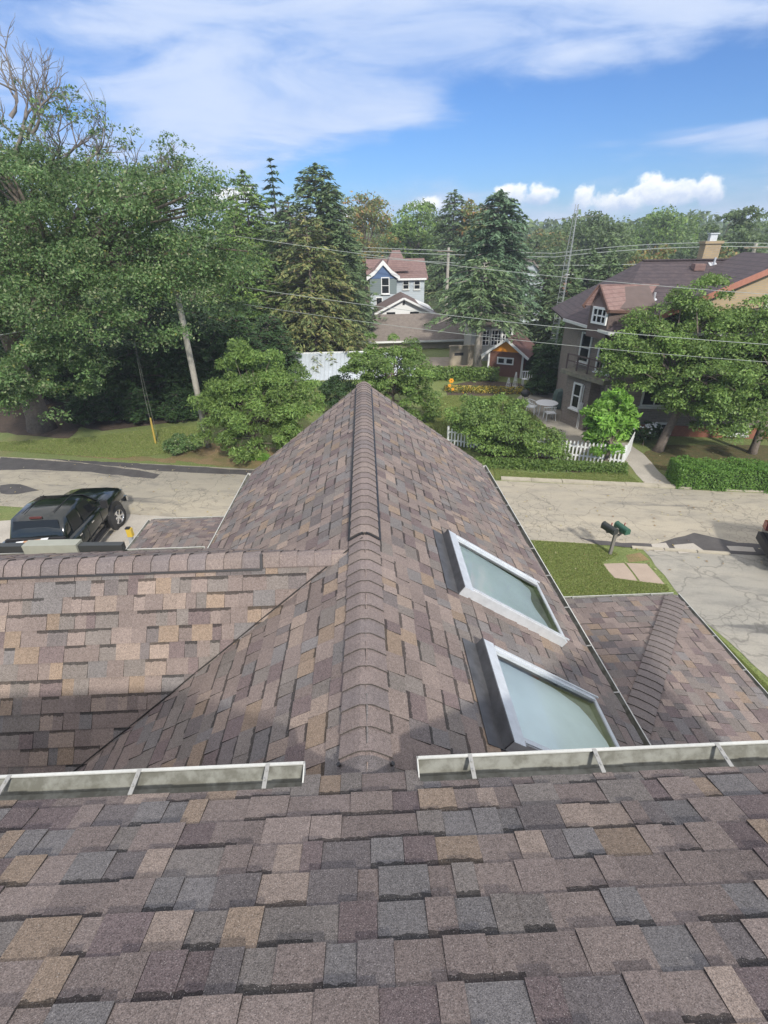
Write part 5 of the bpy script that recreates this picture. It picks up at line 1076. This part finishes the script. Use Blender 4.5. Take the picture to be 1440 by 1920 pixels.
def wire(label, a, b, r=.014, sag=.35, group='overhead wires'):
    mb = MB(); n = 22; pts = []
    for i in range(n+1): t = i/n; p = a.lerp(b, t); p.z -= sag*4*t*(1-t); pts.append(p)
    mb.tube(pts, r, 5); o = mb.build('overhead_wire', WIREM); return tag(o, label, 'wire', group)
wire('uppermost near wire, from the oak past the blue gable to the brick roof', atY(372, 431, 24), atY(1500, 556, 18), .009, .25)
wire('middle near wire crossing above the garden shed to the right trees', atY(385, 527, 24), atY(1500, 650, 18), .010, .28)
wire('lowest near wire, crossing the gable of the garden shed', atY(455, 570, 24), atY(1500, 683, 18), .008, .25)
wire('dark short wire leaving the left edge into the oak', atY(-40, 634, 22), atY(140, 600, 24), .016, .05)
wire('highest far wire behind the spruces and above the brick roof', atY(560, 458, 62), atY(1040, 475, 58), .03, .1); wire('far wire running over the brick chimney', atY(1040, 475, 58), atY(1500, 459, 50), .03, -.5)
wire('lower far wire behind the spruces', atY(560, 466, 62), atY(1040, 482, 58), .035, .1); wire('lower far wire over the brick roof ridge', atY(1040, 482, 58), atY(1500, 464, 50), .035, -.4)
wire('third far wire ending behind the dormer', atY(640, 478, 60), atY(1240, 494, 54), .03, .5)
for (x, y, Y, lb) in ((841, 470, 60, 'far utility pole between the two tall spruces'), (1416, 463, 52, 'far utility pole above the ridge at the right edge')):
    q = atY(x, y, Y); fp = thing('utility_pole', lb, 'utility pole', (q.x, q.y, GZ)); h_ = q.z-GZ+.3; mb = MB(); mb.tube([(0, 0, 0), (0, 0, h_)], [.2, .15], 8); mb.build('pole', POLEW, fp); mb = MB(); mb.box((0, -.15, h_-.35), (2.4, .12, .12)); mb.build('crossarm', WOOD, fp)
# lattice antenna tower
tb = atZ(1035, 700); tb = Vector(atY(1037, 640, 33)); tb.z = GZ; tt = atY(1083, 383, 33)
tw = thing('lattice_tower', 'slender pale lattice antenna tower behind the brick house', 'antenna tower', tb)
mb = MB(); H = tt.z-GZ; top = Vector((tt.x-tb.x, 0, H)); m3 = 22
def tleg(k, f): a = 2*math.pi*k/3+.5; wd = .30*(1-f*.55) if f < .72 else .30*(1-.72*.55)*(1-(f-.72)*1.6); return Vector((top.x*f, 0, H*f))+Vector((math.cos(a), math.sin(a), 0))*wd
for k in range(3): mb.tube([tleg(k, f/10) for f in range(11)], .015, 5)
for i in range(34):
    f = i/34
    for k in range(3): mb.tube([tleg(k, f), tleg((k+1) % 3, f)], .009, 4)
    for k in range(3): mb.tube([tleg(k, f), tleg((k+1) % 3, f+1/34)], .005, 3, cap=False)
mb.build('lattice', mat('galvanised_steel', (.34, .36, .36), rough=.5, metal=.3), tw)
mb = MB(); mb.tube([top*.93+Vector((-1.2, 0, 0)), top*.93+Vector((1.4, 0, .15))], .015, 4); mb.build('antenna_boom', GDIRT, tw)
# picket fence
fa_, fb_ = atZ(840, 836), atZ(1166, 876); fdir = (fb_-fa_).normalized(); fl_ = (fb_-fa_).length
pf = thing('picket_fence', 'white picket fence along the back yard, behind the border plants', 'fence', fa_)
rz_ = math.atan2(fdir.y, fdir.x); k_ = int(fl_/.16)
def picket(parent, p, rz, h=.95, name='picket'):
    mb = MB(); R_ = Matrix.Rotation(rz, 3, 'Z'); V = [(-.035, 0), (.035, 0), (.035, h-.06), (0, h), (-.035, h-.06)]
    mb.add([p+R_ @ Vector((x, y, z)) for y in (-.011, .011) for x, z in V], [(4, 3, 2, 1, 0), (5, 6, 7, 8, 9)]+[(i, (i+1) % 5, (i+1) % 5+5, i+5) for i in range(5)]); return mb.build(name, WHITE, parent)
for i in range(k_+1): picket(pf, fdir*(i*.16)+Vector((0, 0, .04+rnd.uniform(-.015, .015))), rz_+rnd.uniform(-.05, .05))
mb = MB()
for z in (.3, .72): mb.bar(Vector((0, .03, z)), fdir*fl_+Vector((0, .03, z)), .035, .07)
mb.build('rail', WHITE, pf)
for i in range(4): mb = MB(); q = fdir*(fl_*i/3)+Vector((0, .07, .5)); mb.box(q, (.09, .09, 1.0), rz_); mb.build('post', WHITE, pf)
pf2 = thing('picket_fence', 'short white picket return running back beside the footpath', 'fence', fb_)
f2 = (atZ(1182, 846)-fb_); l2 = f2.length; f2.normalize()
for i in range(1, int(l2/.16)+1): picket(pf2, f2*(i*.16)+Vector((0, 0, .04)), math.atan2(f2.y, f2.x))
mb = MB()
for z in (.3, .72): mb.bar(f2*.06+Vector((0, 0, z)), f2*l2+Vector((0, 0, z)), .035, .07)
mb.build('rail', WHITE, pf2)
# mailboxes on one post
mq = atZ(1143, 1040); mbx = thing('mailbox_post', 'leaning grey post by the kerb carrying two mailboxes', 'mailbox post', mq)
mb = MB(); mb.bar((0, 0, -.1), (.03, 0, .98), .085, .085, up=Vector((1, 0, 0))); mb.build('post', mat('grey_wood', (.17, .16, .14), rough=.9), mbx)
mb = MB(); mb.bar((-.28, .02, .86), (.28, .0, .86), .07, .05); mb.bar((-.0, 0, .6), (.24, 0, .84), .05, .05); mb.build('bracket', MATS['grey_wood'], mbx)
def mailbox(loc, rz, m, label):
    t_ = thing('mailbox', label, 'mailbox', loc, rz); mb = MB(); sec = [(math.cos(a)*.095, .11+math.sin(a)*.10) for a in [math.pi*i/8 for i in range(9)]]+[(-.095, 0), (.095, 0)]
    mb.loft([[Vector((x, y_, z)) for x, z in sec] for y_ in (-.25, .25)]); mb.build('body', m, t_); mb = MB(); mb.loft([[Vector((x*1.05, y_, z*1.03)) for x, z in sec] for y_ in (.251, .268)]); mb.build('door', m, t_)
    mb = MB(); mb.box((.10, .05, .17), (.012, .03, .16)); mb.build('flag', mat('red_flag', (.4, .05, .04)), t_); return t_
mailbox(mq+Vector((-.19, .02, .89)), .35, mat('black_enamel', (.025, .03, .028), rough=.3), 'black mailbox, the left one on the leaning post')
mailbox(mq+Vector((.20, .0, .89)), .25, mat('green_enamel', (.03, .10, .065), rough=.35), 'dark green mailbox, the right one on the leaning post')
# patio things
tq = atZ(1022, 778); tl = thing('patio_table', 'round white patio table on the concrete patio', 'table', tq); mb = MB(); mb.lathe([(.0, .70), (.60, .70), (.62, .715), (.60, .73), (0, .735)], (0, 0, 0), n=32); mb.build('table_top', WHITE, tl)
for k in range(4): a = k*math.pi/2+.4; mb = MB(); mb.tube([(.42*math.cos(a), .42*math.sin(a), .70), (.5*math.cos(a), .5*math.sin(a), 0)], .02, 6); mb.build('leg', WHITE, tl)
def chair(loc, rz, label):
    t_ = thing('patio_chair', label, 'chair', loc, rz, 'patio chairs'); mb = MB()
    mb.box((0, 0, .42), (.5, .48, .04)); mb.build('seat', WHITE, t_); mb = MB()
    arc = [(.29*math.cos(a), -.02+.29*math.sin(a), .68+.12*math.sin(a)) for a in [math.pi*i/10 for i in range(11)]]; mb.tube([(.29, -.22, .64)]+arc+[(-.29, -.22, .64)], .022, 6)
    for i in range(1, 10): mb.tube([(arc[i][0]*.9, arc[i][1]*.85, .43), arc[i]], .009, 4)
    mb.build('backrest', WHITE, t_)
    for sx in (-1, 1):
        for sy in (-1, 1): mb = MB(); mb.tube([(sx*.23, sy*.2, .42), (sx*.27, sy*.25, 0)], .017, 6); mb.build('leg', WHITE, t_)
        mb = MB(); mb.tube([(sx*.27, -.25, .1), (sx*.29, -.22, .64)], .017, 6); mb.build('arm', WHITE, t_)
chair(tq+Vector((-.72, .35, 0)), 1.0, 'white patio chair left of the round table'); chair(tq+Vector((-.05, -.85, 0)), math.pi, 'white patio chair on the near side of the round table')
kq = atZ(983, 757); kt = thing('kettle_grill', 'small black kettle grill at the edge of the patio', 'grill', kq); mb = MB(); mb.lathe([(.05, .42), (.20, .48), (.27, .60), (.28, .66), (.26, .74), (.16, .83), (.03, .86)], (0, 0, 0), n=20); mb.build('kettle', BLACKP, kt, True)
for k in range(3): a = 2.1*k; mb = MB(); mb.tube([(.15*math.cos(a), .15*math.sin(a), .5), (.26*math.cos(a), .26*math.sin(a), 0)], .013, 5); mb.build('leg', BLACKP, kt)
gq = atZ(1053, 765); gt = thing('covered_grill', 'grill under a dark green cover beside the brick porch', 'grill', gq); mb = MB()
mb.loft([[Vector((x*s_, y*s_*.8, z)) for x, y in ((-.55, -.38), (-.2, -.42), (.2, -.42), (.55, -.38), (.58, 0), (.55, .38), (-.55, .38), (-.58, 0))] for z, s_ in ((.05, 1.02), (.5, .95), (.85, .93), (1.05, .8), (1.12, .5))]); mb.build('cover', mat('green_cover', (.07, .11, .095), rough=.7, var=.15), gt)
wq = atZ(1077, 792); wt = thing('green_cart', 'small bright green hose cart at the porch corner', 'cart', wq, .4); mb = MB(); mb.loft([[Vector((x*s_, y*s_, z)) for x, y in ((-.16, -.13), (.16, -.13), (.16, .13), (-.16, .13))] for z, s_ in ((.12, .8), (.5, 1.05), (.56, .9))]); mb.tube([(-.12, .12, .5), (-.12, .16, .85), (.12, .16, .85), (.12, .12, .5)], .014, 5); mb.build('body', mat('green_plastic', (.03, .17, .08), rough=.4), wt)
for s_ in (-.2, .2): mb = MB(); mb.lathe([(.03, -.03), (.13, -.03), (.13, .03), (.03, .03)], (s_, .02, .13), 'X', 16); mb.build('wheel', RUBBER, wt)
eq = q4.lerp(Vector((p1.x, p1.y, 0)), .2)+vx*1.9; ep = thing('electric_meter', 'grey electric meter and pipes on the porch wall', 'meter', (p1.x+vx.x*1.35-off.x*.08, p1.y+vx.y*1.35-off.y*.08, GZ+1.0))
mb = MB(); mb.box((0, 0, .25), (.14, .22, .34)); mb.lathe([(.0, .1), (.07, .09), (.075, .0)], (-.09, -.02, .3), 'X', 12); mb.build('meter_box', ALU, ep); mb = MB(); mb.tube([(0, 0, .42), (0, 0, 1.3)], .03, 8); mb.tube([(0, .05, .1), (0, .05, -.95)], .025, 8); mb.tube([(0, -.07, .1), (0, -.12, -.95)], .02, 8); mb.build('pipe', ALU, ep)
for (x, y, lb, h_) in ((964, 735, 'white garden obelisk trellis in the flower bed', 1.3), (952, 731, 'smaller white trellis left of the obelisk', .8)):
    q = atZ(x, y); ot = thing('garden_trellis', lb, 'trellis', q); mb = MB(); 
    for k in range(4): a = k*math.pi/2; mb.tube([(.2*math.cos(a), .2*math.sin(a), 0), (.03*math.cos(a), .03*math.sin(a), h_)], .016, 5)
    for f in (.3, .6): r_ = .2-.17*f; mb.tube([(r_*math.cos(k*math.pi/2), r_*math.sin(k*math.pi/2), h_*f) for k in range(5)], .012, 4)
    mb.build('frame', WHITE, ot)
q = atZ(990, 722); ot = thing('garden_bench', 'small white slatted bench beside the garden shed', 'bench', q); mb = MB(); mb.box((0, 0, .42), (.9, .35, .05)); mb.build('seat', WHITE, ot); mb = MB()
for i in range(6): mb.box((-.4+i*.16, .17, .68), (.05, .03, .45))
mb.box((0, .17, .9), (.9, .04, .05)); mb.build('backrest', WHITE, ot)
for sx in (-.4, .4):
    for sy in (-.14, .14): mb = MB(); mb.box((sx, sy, .2), (.05, .05, .4)); mb.build('leg', WHITE, ot)
q = atZ(845, 738); ot = thing('garden_ornament', 'orange and yellow pinwheel flower ornament at the edge of the lawn', 'ornament', q); mb = MB(); mb.tube([(0, 0, 0), (0, 0, .8)], .015, 5); mb.build('stem', MATS['green_plastic'], ot); mb = MB()
for c_, r_ in (((0, -.03, .85), .16), ((-.1, -.05, .55), .11), ((.12, -.05, .3), .10)):
    for k in range(6): a = k*math.pi/3; mb.lathe([(.0, -.01), (r_*.45, 0), (.0, .01)], (c_[0]+math.cos(a)*r_*.6, c_[1], c_[2]+math.sin(a)*r_*.6), 'Y', 8)
mb.build('petals', mat('orange_petal', (.75, .33, .02), rough=.5), ot)
q0 = atZ(832, 700); ot = thing('log_pile', 'low stack of brown timber beside the low tan wall', 'timber', q0); mb = MB()
for i in range(7): mb.bar((0, (i % 2)*.16, .1+.13*(i//2)), (1.9, (i % 2)*.16+.05, .1+.13*(i//2)), .13, .11)
mb.build('timber', WOOD, ot)
# ================================================================ VEHICLES
def paint(name, c): return mat(name, c, rough=.14, spec=.5, coat=.8)
TPAINT = paint('black_green_paint', (.006, .010, .009)); SPAINT = paint('black_paint', (.012, .011, .012))
def wheel(parent, c, r, wd, side, steer=0, rim=CHROME):
    t_ = MB(); R_ = Matrix.Rotation(steer, 3, 'Z'); c = Vector(c); prof = [(r*.62, -wd/2), (r*.9, -wd/2), (r, -wd*.32), (r, wd*.32), (r*.9, wd/2), (r*.62, wd/2)]
    t_.lathe(prof, (0, 0, 0), 'X', 28, cap=False); t_.v = [tuple(c+R_ @ Vector(p)) for p in t_.v]; w_ = t_.build('wheel', RUBBER, parent, True)
    m_ = MB(); m_.lathe([(r*.60, -wd*.45), (r*.64, wd*.47*side), (r*.58, wd*.49*side), (r*.54, wd*.30*side), (r*.50, wd*.1*side)], (0, 0, 0), 'X', 28, cap=False)
    m_.lathe([(r*.55, 0), (0.01, 0)], (0, 0, 0), 'X', 28)
    for k in range(6):
        a = k*math.pi/3; d_ = Vector((0, math.cos(a), math.sin(a))); m_.bar(d_*r*.08+Vector((side*wd*.38, 0, 0)), d_*r*.58+Vector((side*wd*.36, 0, 0)), .065, .05, up=Vector((1, 0, 0)))
    m_.lathe([(.0, wd*.44*side), (r*.16, wd*.42*side), (r*.16, 0)], (0, 0, 0), 'X', 14); m_.v = [tuple(c+R_ @ Vector(p)) for p in m_.v]; m_.build('rim', rim, w_)

def secs(lst):
    """lst of (y, [(x,z) half section from bottom centre outwards to top centre])"""
    out = []
    for y, h in lst: out.append([Vector((x, y, z)) for x, z in h]+[Vector((-x, y, z)) for x, z in h[::-1]])
    return out
tk = thing('pickup_truck', 'black crew cab pickup with chrome wheels parked on the drive', 'pickup truck', (-10.12, 13.75, GZ), rad(1.5))
def hs_(w0, w1, w2, z0, z1, z2, z3, crown=.03): return [(w0*.6, z0), (w0, z0+.04), (w1, z1), (w2, z2), (w2*.93, z3), (w2*.5, z3+crown)]
mb = MB(); mb.loft(secs([(-.95, hs_(.86, .97, .97, .45, .8, 1.15, 1.24)), (.75, hs_(.86, .97, .96, .45, .8, 1.15, 1.24)), (1.05, hs_(.86, .98, .97, .45, .8, 1.14, 1.24, .02)), (2.0, hs_(.86, 1.0, .95, .5, .85, 1.10, 1.20, .05)), (2.75, hs_(.84, .96, .90, .5, .8, 1.04, 1.12, .05)), (2.98, hs_(.78, .9, .82, .5, .75, .95, 1.02, .03))])); mb.build('body', TPAINT, tk, True)
mb = MB()
for s_ in (-1, 1): mb.loft([[Vector((s_*x, y, z)) for x, z in ((.80, .55), (.97, .6), (.99, .95), (.97, 1.27), (.86, 1.30), (.82, 1.2))] for y in (-2.95, -.97)])
mb.box((0, -2.93, .92), (1.7, .07, .7)); mb.box((0, -1.95, .62), (1.64, 1.9, .06)); mb.build('bed', TPAINT, tk)
mb = MB(); mb.bar((-.85, -1.02, 1.32), (.85, -1.02, 1.32), .1, .07); mb.bar((-.85, -1.6, 1.32), (.85, -1.6, 1.32), .08, .05); mb.build('tonneau_bar', BLACKP, tk)
def gh(y, w0, z0, w1, z1): return [Vector((x, y, z)) for x, z in ((w0, z0), (w1, z1-.06), (w1-.08, z1-.01), (w1*.4, z1+.02), (-w1*.4, z1+.02), (-w1+.08, z1-.01), (-w1, z1-.06), (-w0, z0))]
mb = MB(); g_s = [gh(-.95, .90, 1.22, .82, 1.30), gh(-.62, .90, 1.22, .76, 1.88), gh(.2, .91, 1.22, .77, 1.93), gh(.72, .91, 1.22, .75, 1.88), gh(1.42, .90, 1.20, .80, 1.27)]; mb.loft(g_s); mb.build('cab', TPAINT, tk, True)
def side_win(y0, y1, yt0, yt1, s_, parent, m=GLASS, zb=1.28, zt=1.79, w0=.905, w1=.80):
    mb = MB(); P = [(s_*w0, y0, zb), (s_*w0, y1, zb), (s_*w1, yt1, zt), (s_*w1, yt0, zt)]; mb.poly([Vector(p) for p in P], .012, nrm=(s_, 0, 0)); return mb.build('side_window', m, parent)
for s_ in (-1, 1):
    side_win(-.60, -.02, -.50, -.02, s_, tk); side_win(.08, .98, .08, .62, s_, tk)
    mb = MB(); mb.box((s_*.975, .02, .78), (.02, .012, .75)); mb.box((s_*.975, .95, .78), (.02, .012, .75)); mb.build('door_seam', BLACKP, tk)
    for y_ in (-.45, .35): mb = MB(); mb.box((s_*.985, y_, 1.08), (.03, .16, .035)); mb.build('door_handle', CHROME, tk)
    mb = MB(); mb.bar((s_*.92, 1.0, 1.28), (s_*1.12, .98, 1.33), .04, .05); mb.box((s_*1.17, .98, 1.38), (.2, .1, .26)); mb.build('mirror', BLACKP, tk)
    mb = MB(); mb.bar((s_*.95, -.7, .4), (s_*.95, 1.0, .4), .16, .06); mb.build('side_step', BLACKP, tk)
    mb = MB(); mb.lathe([(.47, -.05), (.53, -.05), (.53, .05), (.47, .05)], (s_*.965, 1.85, .46), 'X', 26); mb.build('wheel_arch', BLACKP, tk)
    wheel(tk, (s_*.93, 1.85, .42), .42, .28, s_, rad(-14)); wheel(tk, (s_*.90, -1.95, .42), .42, .28, s_)
mb = MB(); mb.poly([Vector((-.70, -.80, 1.40)), Vector((.70, -.80, 1.40)), Vector((.64, -.675, 1.80)), Vector((-.64, -.675, 1.80))], .02, nrm=(0, -.95, .3)); rw = mb.build('rear_window', GLASS, tk)
for q_ in rw.data.vertices: q_.co.y -= .055
mb = MB(); mb.poly([Vector((-.78, 1.36, 1.30)), Vector((.78, 1.36, 1.30)), Vector((.68, .80, 1.83)), Vector((-.68, .80, 1.83))][::-1], .02, nrm=(0, .7, .7)); o_ = mb.build('windscreen', GLASS, tk)
for q_ in o_.data.vertices: q_.co += Vector((0, .03, .03))
mb = MB(); mb.box((0, -.66, 1.86), (.36, .05, .05)); mb.build('brake_light', mat('smoked_red', (.10, .03, .03), rough=.3), tk)
mb = MB(); mb.box((0, -.02, 1.952), (1.34, .012, .004)); mb.box((-.45, .1, 1.945), (.02, 1.2, .014)); mb.box((.45, .1, 1.945), (.02, 1.2, .014)); mb.build('roof_seam', BLACKP, tk)
mb = MB(); mb.box((0, 2.99, .78), (1.2, .04, .34)); mb.build('grille', BLACKP, tk); mb = MB(); mb.box((0, 3.05, .55), (1.8, .14, .2)); mb.build('bumper', CHROME, tk)
for s_ in (-1, 1): mb = MB(); mb.box((s_*.74, 2.95, .86), (.24, .1, .22)); mb.build('headlight', CHROME, tk)
cbx = thing('cardboard_box', 'open cardboard box with white flaps lying in the pickup bed', 'box', (-10.0, 12.35, GZ+.85), .2)
mb = MB(); mb.box((0, 0, .28), (.5, .4, .56)); mb.build('box_body', mat('cardboard', (.48, .27, .15), rough=.9), cbx); [MB().box((x_, 0, z_), (.2, .4, .012)).build('flap', WHITE, cbx) for x_, z_ in ((-.33, .56), (.33, .57))]
# suv at the right edge
sq = atZ(1418, 1078); hd_ = Vector((.93, -.36, 0)).normalized(); rz = math.atan2(hd_.y, hd_.x)-math.pi/2
sc_ = Vector((sq.x, sq.y, GZ))+hd_*2.7+Vector((-hd_.y, hd_.x, 0))*.75
sv = thing('suv', 'black car with a red tail light half out of frame at the right edge', 'car', sc_, rz)
mb = MB(); mb.loft(secs([(-2.35, hs_(.7, .85, .84, .45, .7, 1.0, 1.08)), (-2.15, hs_(.84, .93, .9, .35, .7, 1.05, 1.14)), (-1.0, hs_(.86, .95, .93, .32, .7, 1.02, 1.10)), (1.0, hs_(.86, .95, .92, .32, .7, .98, 1.05)), (2.0, hs_(.84, .92, .84, .34, .65, .88, .96)), (2.35, hs_(.7, .8, .7, .4, .6, .74, .8))])); mb.build('body', SPAINT, sv, True)
mb = MB(); mb.loft([gh(-2.15, .84, 1.08, .72, 1.16), gh(-1.85, .86, 1.08, .68, 1.62), gh(-.4, .88, 1.06, .70, 1.72), gh(.4, .88, 1.04, .68, 1.66), gh(1.15, .86, 1.02, .74, 1.08)]); mb.build('cab', SPAINT, sv, True)
for s_ in (-1, 1):
    side_win(-1.7, -.8, -1.6, -.8, s_, sv, zb=1.14, zt=1.55, w0=.885, w1=.76); side_win(-.7, .1, -.7, .1, s_, sv, zb=1.14, zt=1.58, w0=.885, w1=.76); side_win(.2, .9, .2, .5, s_, sv, zb=1.12, zt=1.54, w0=.885, w1=.765)
    mb = MB(); mb.loft([[Vector((s_*x, y, z)) for x, z in ((.62, .82), (.90, .82), (.90, 1.06), (.66, 1.08))] for y in (-2.36, -2.05)]); mb.build('tail_light', mat('red_tail_light', (.22, .012, .015), rough=.15, coat=.5), sv)
    wheel(sv, (s_*.86, -1.45, .35), .35, .22, s_); wheel(sv, (s_*.86, 1.45, .35), .35, .22, s_)
mb = MB(); mb.box((0, -2.40, .55), (1.6, .1, .25)); mb.build('bumper', BLACKP, sv); mb = MB(); mb.poly([Vector((-.66, -2.12, 1.18)), Vector((.66, -2.12, 1.18)), Vector((.6, -1.88, 1.56)), Vector((-.6, -1.88, 1.56))], .03, nrm=(0, -.9, .5)); o_ = mb.build('rear_window', GLASS, sv)
for q_ in o_.data.vertices: q_.co += Vector((0, -.03, .02))
n = 900; X = rng.uniform(-19, 17, n); Yn = rng.uniform(11.5, 23.5, n); keep = np.abs(X+.2) > 3.0; X, Yn = X[keep], Yn[keep]; n = len(X)
D = unit(np.c_[rng.normal(size=(n, 2)), np.zeros(n)]); E_ = unit(np.c_[-D[:, 1], D[:, 0], rng.normal(0, .25, n)]); lc = np.array([(.45, .36, .14), (.30, .20, .10), (.50, .46, .28)])[rng.integers(0, 3, n)]
s = .085*rng.uniform(.6, 1.3, n); tag(quads('fallen_leaves', np.c_[X, Yn, np.full(n, GZ+.045)], D, E_, s, s*.6, lc, LEAF, None), 'scattered dry leaves fallen on the road and lawns', 'leaves', kind='stuff')
# ================================================================ AIR
hz = MB(); hz.box((0, 235, 8), (1400, 510, 36.2)); hm = bpy.data.materials.new('haze'); hm.use_nodes = True; t = hm.node_tree; t.nodes.remove(t.nodes['Principled BSDF'])
pv = N(t, 'ShaderNodeVolumePrincipled'); pv.inputs['Color'].default_value = (.80, .88, 1, 1); pv.inputs['Density'].default_value = .0011; pv.inputs['Anisotropy'].default_value = .2
L(t, pv.outputs[0], t.nodes['Material Output'].inputs['Volume']); tag(hz.build('haze', hm), 'pale summer haze in the air', 'haze', kind='stuff')
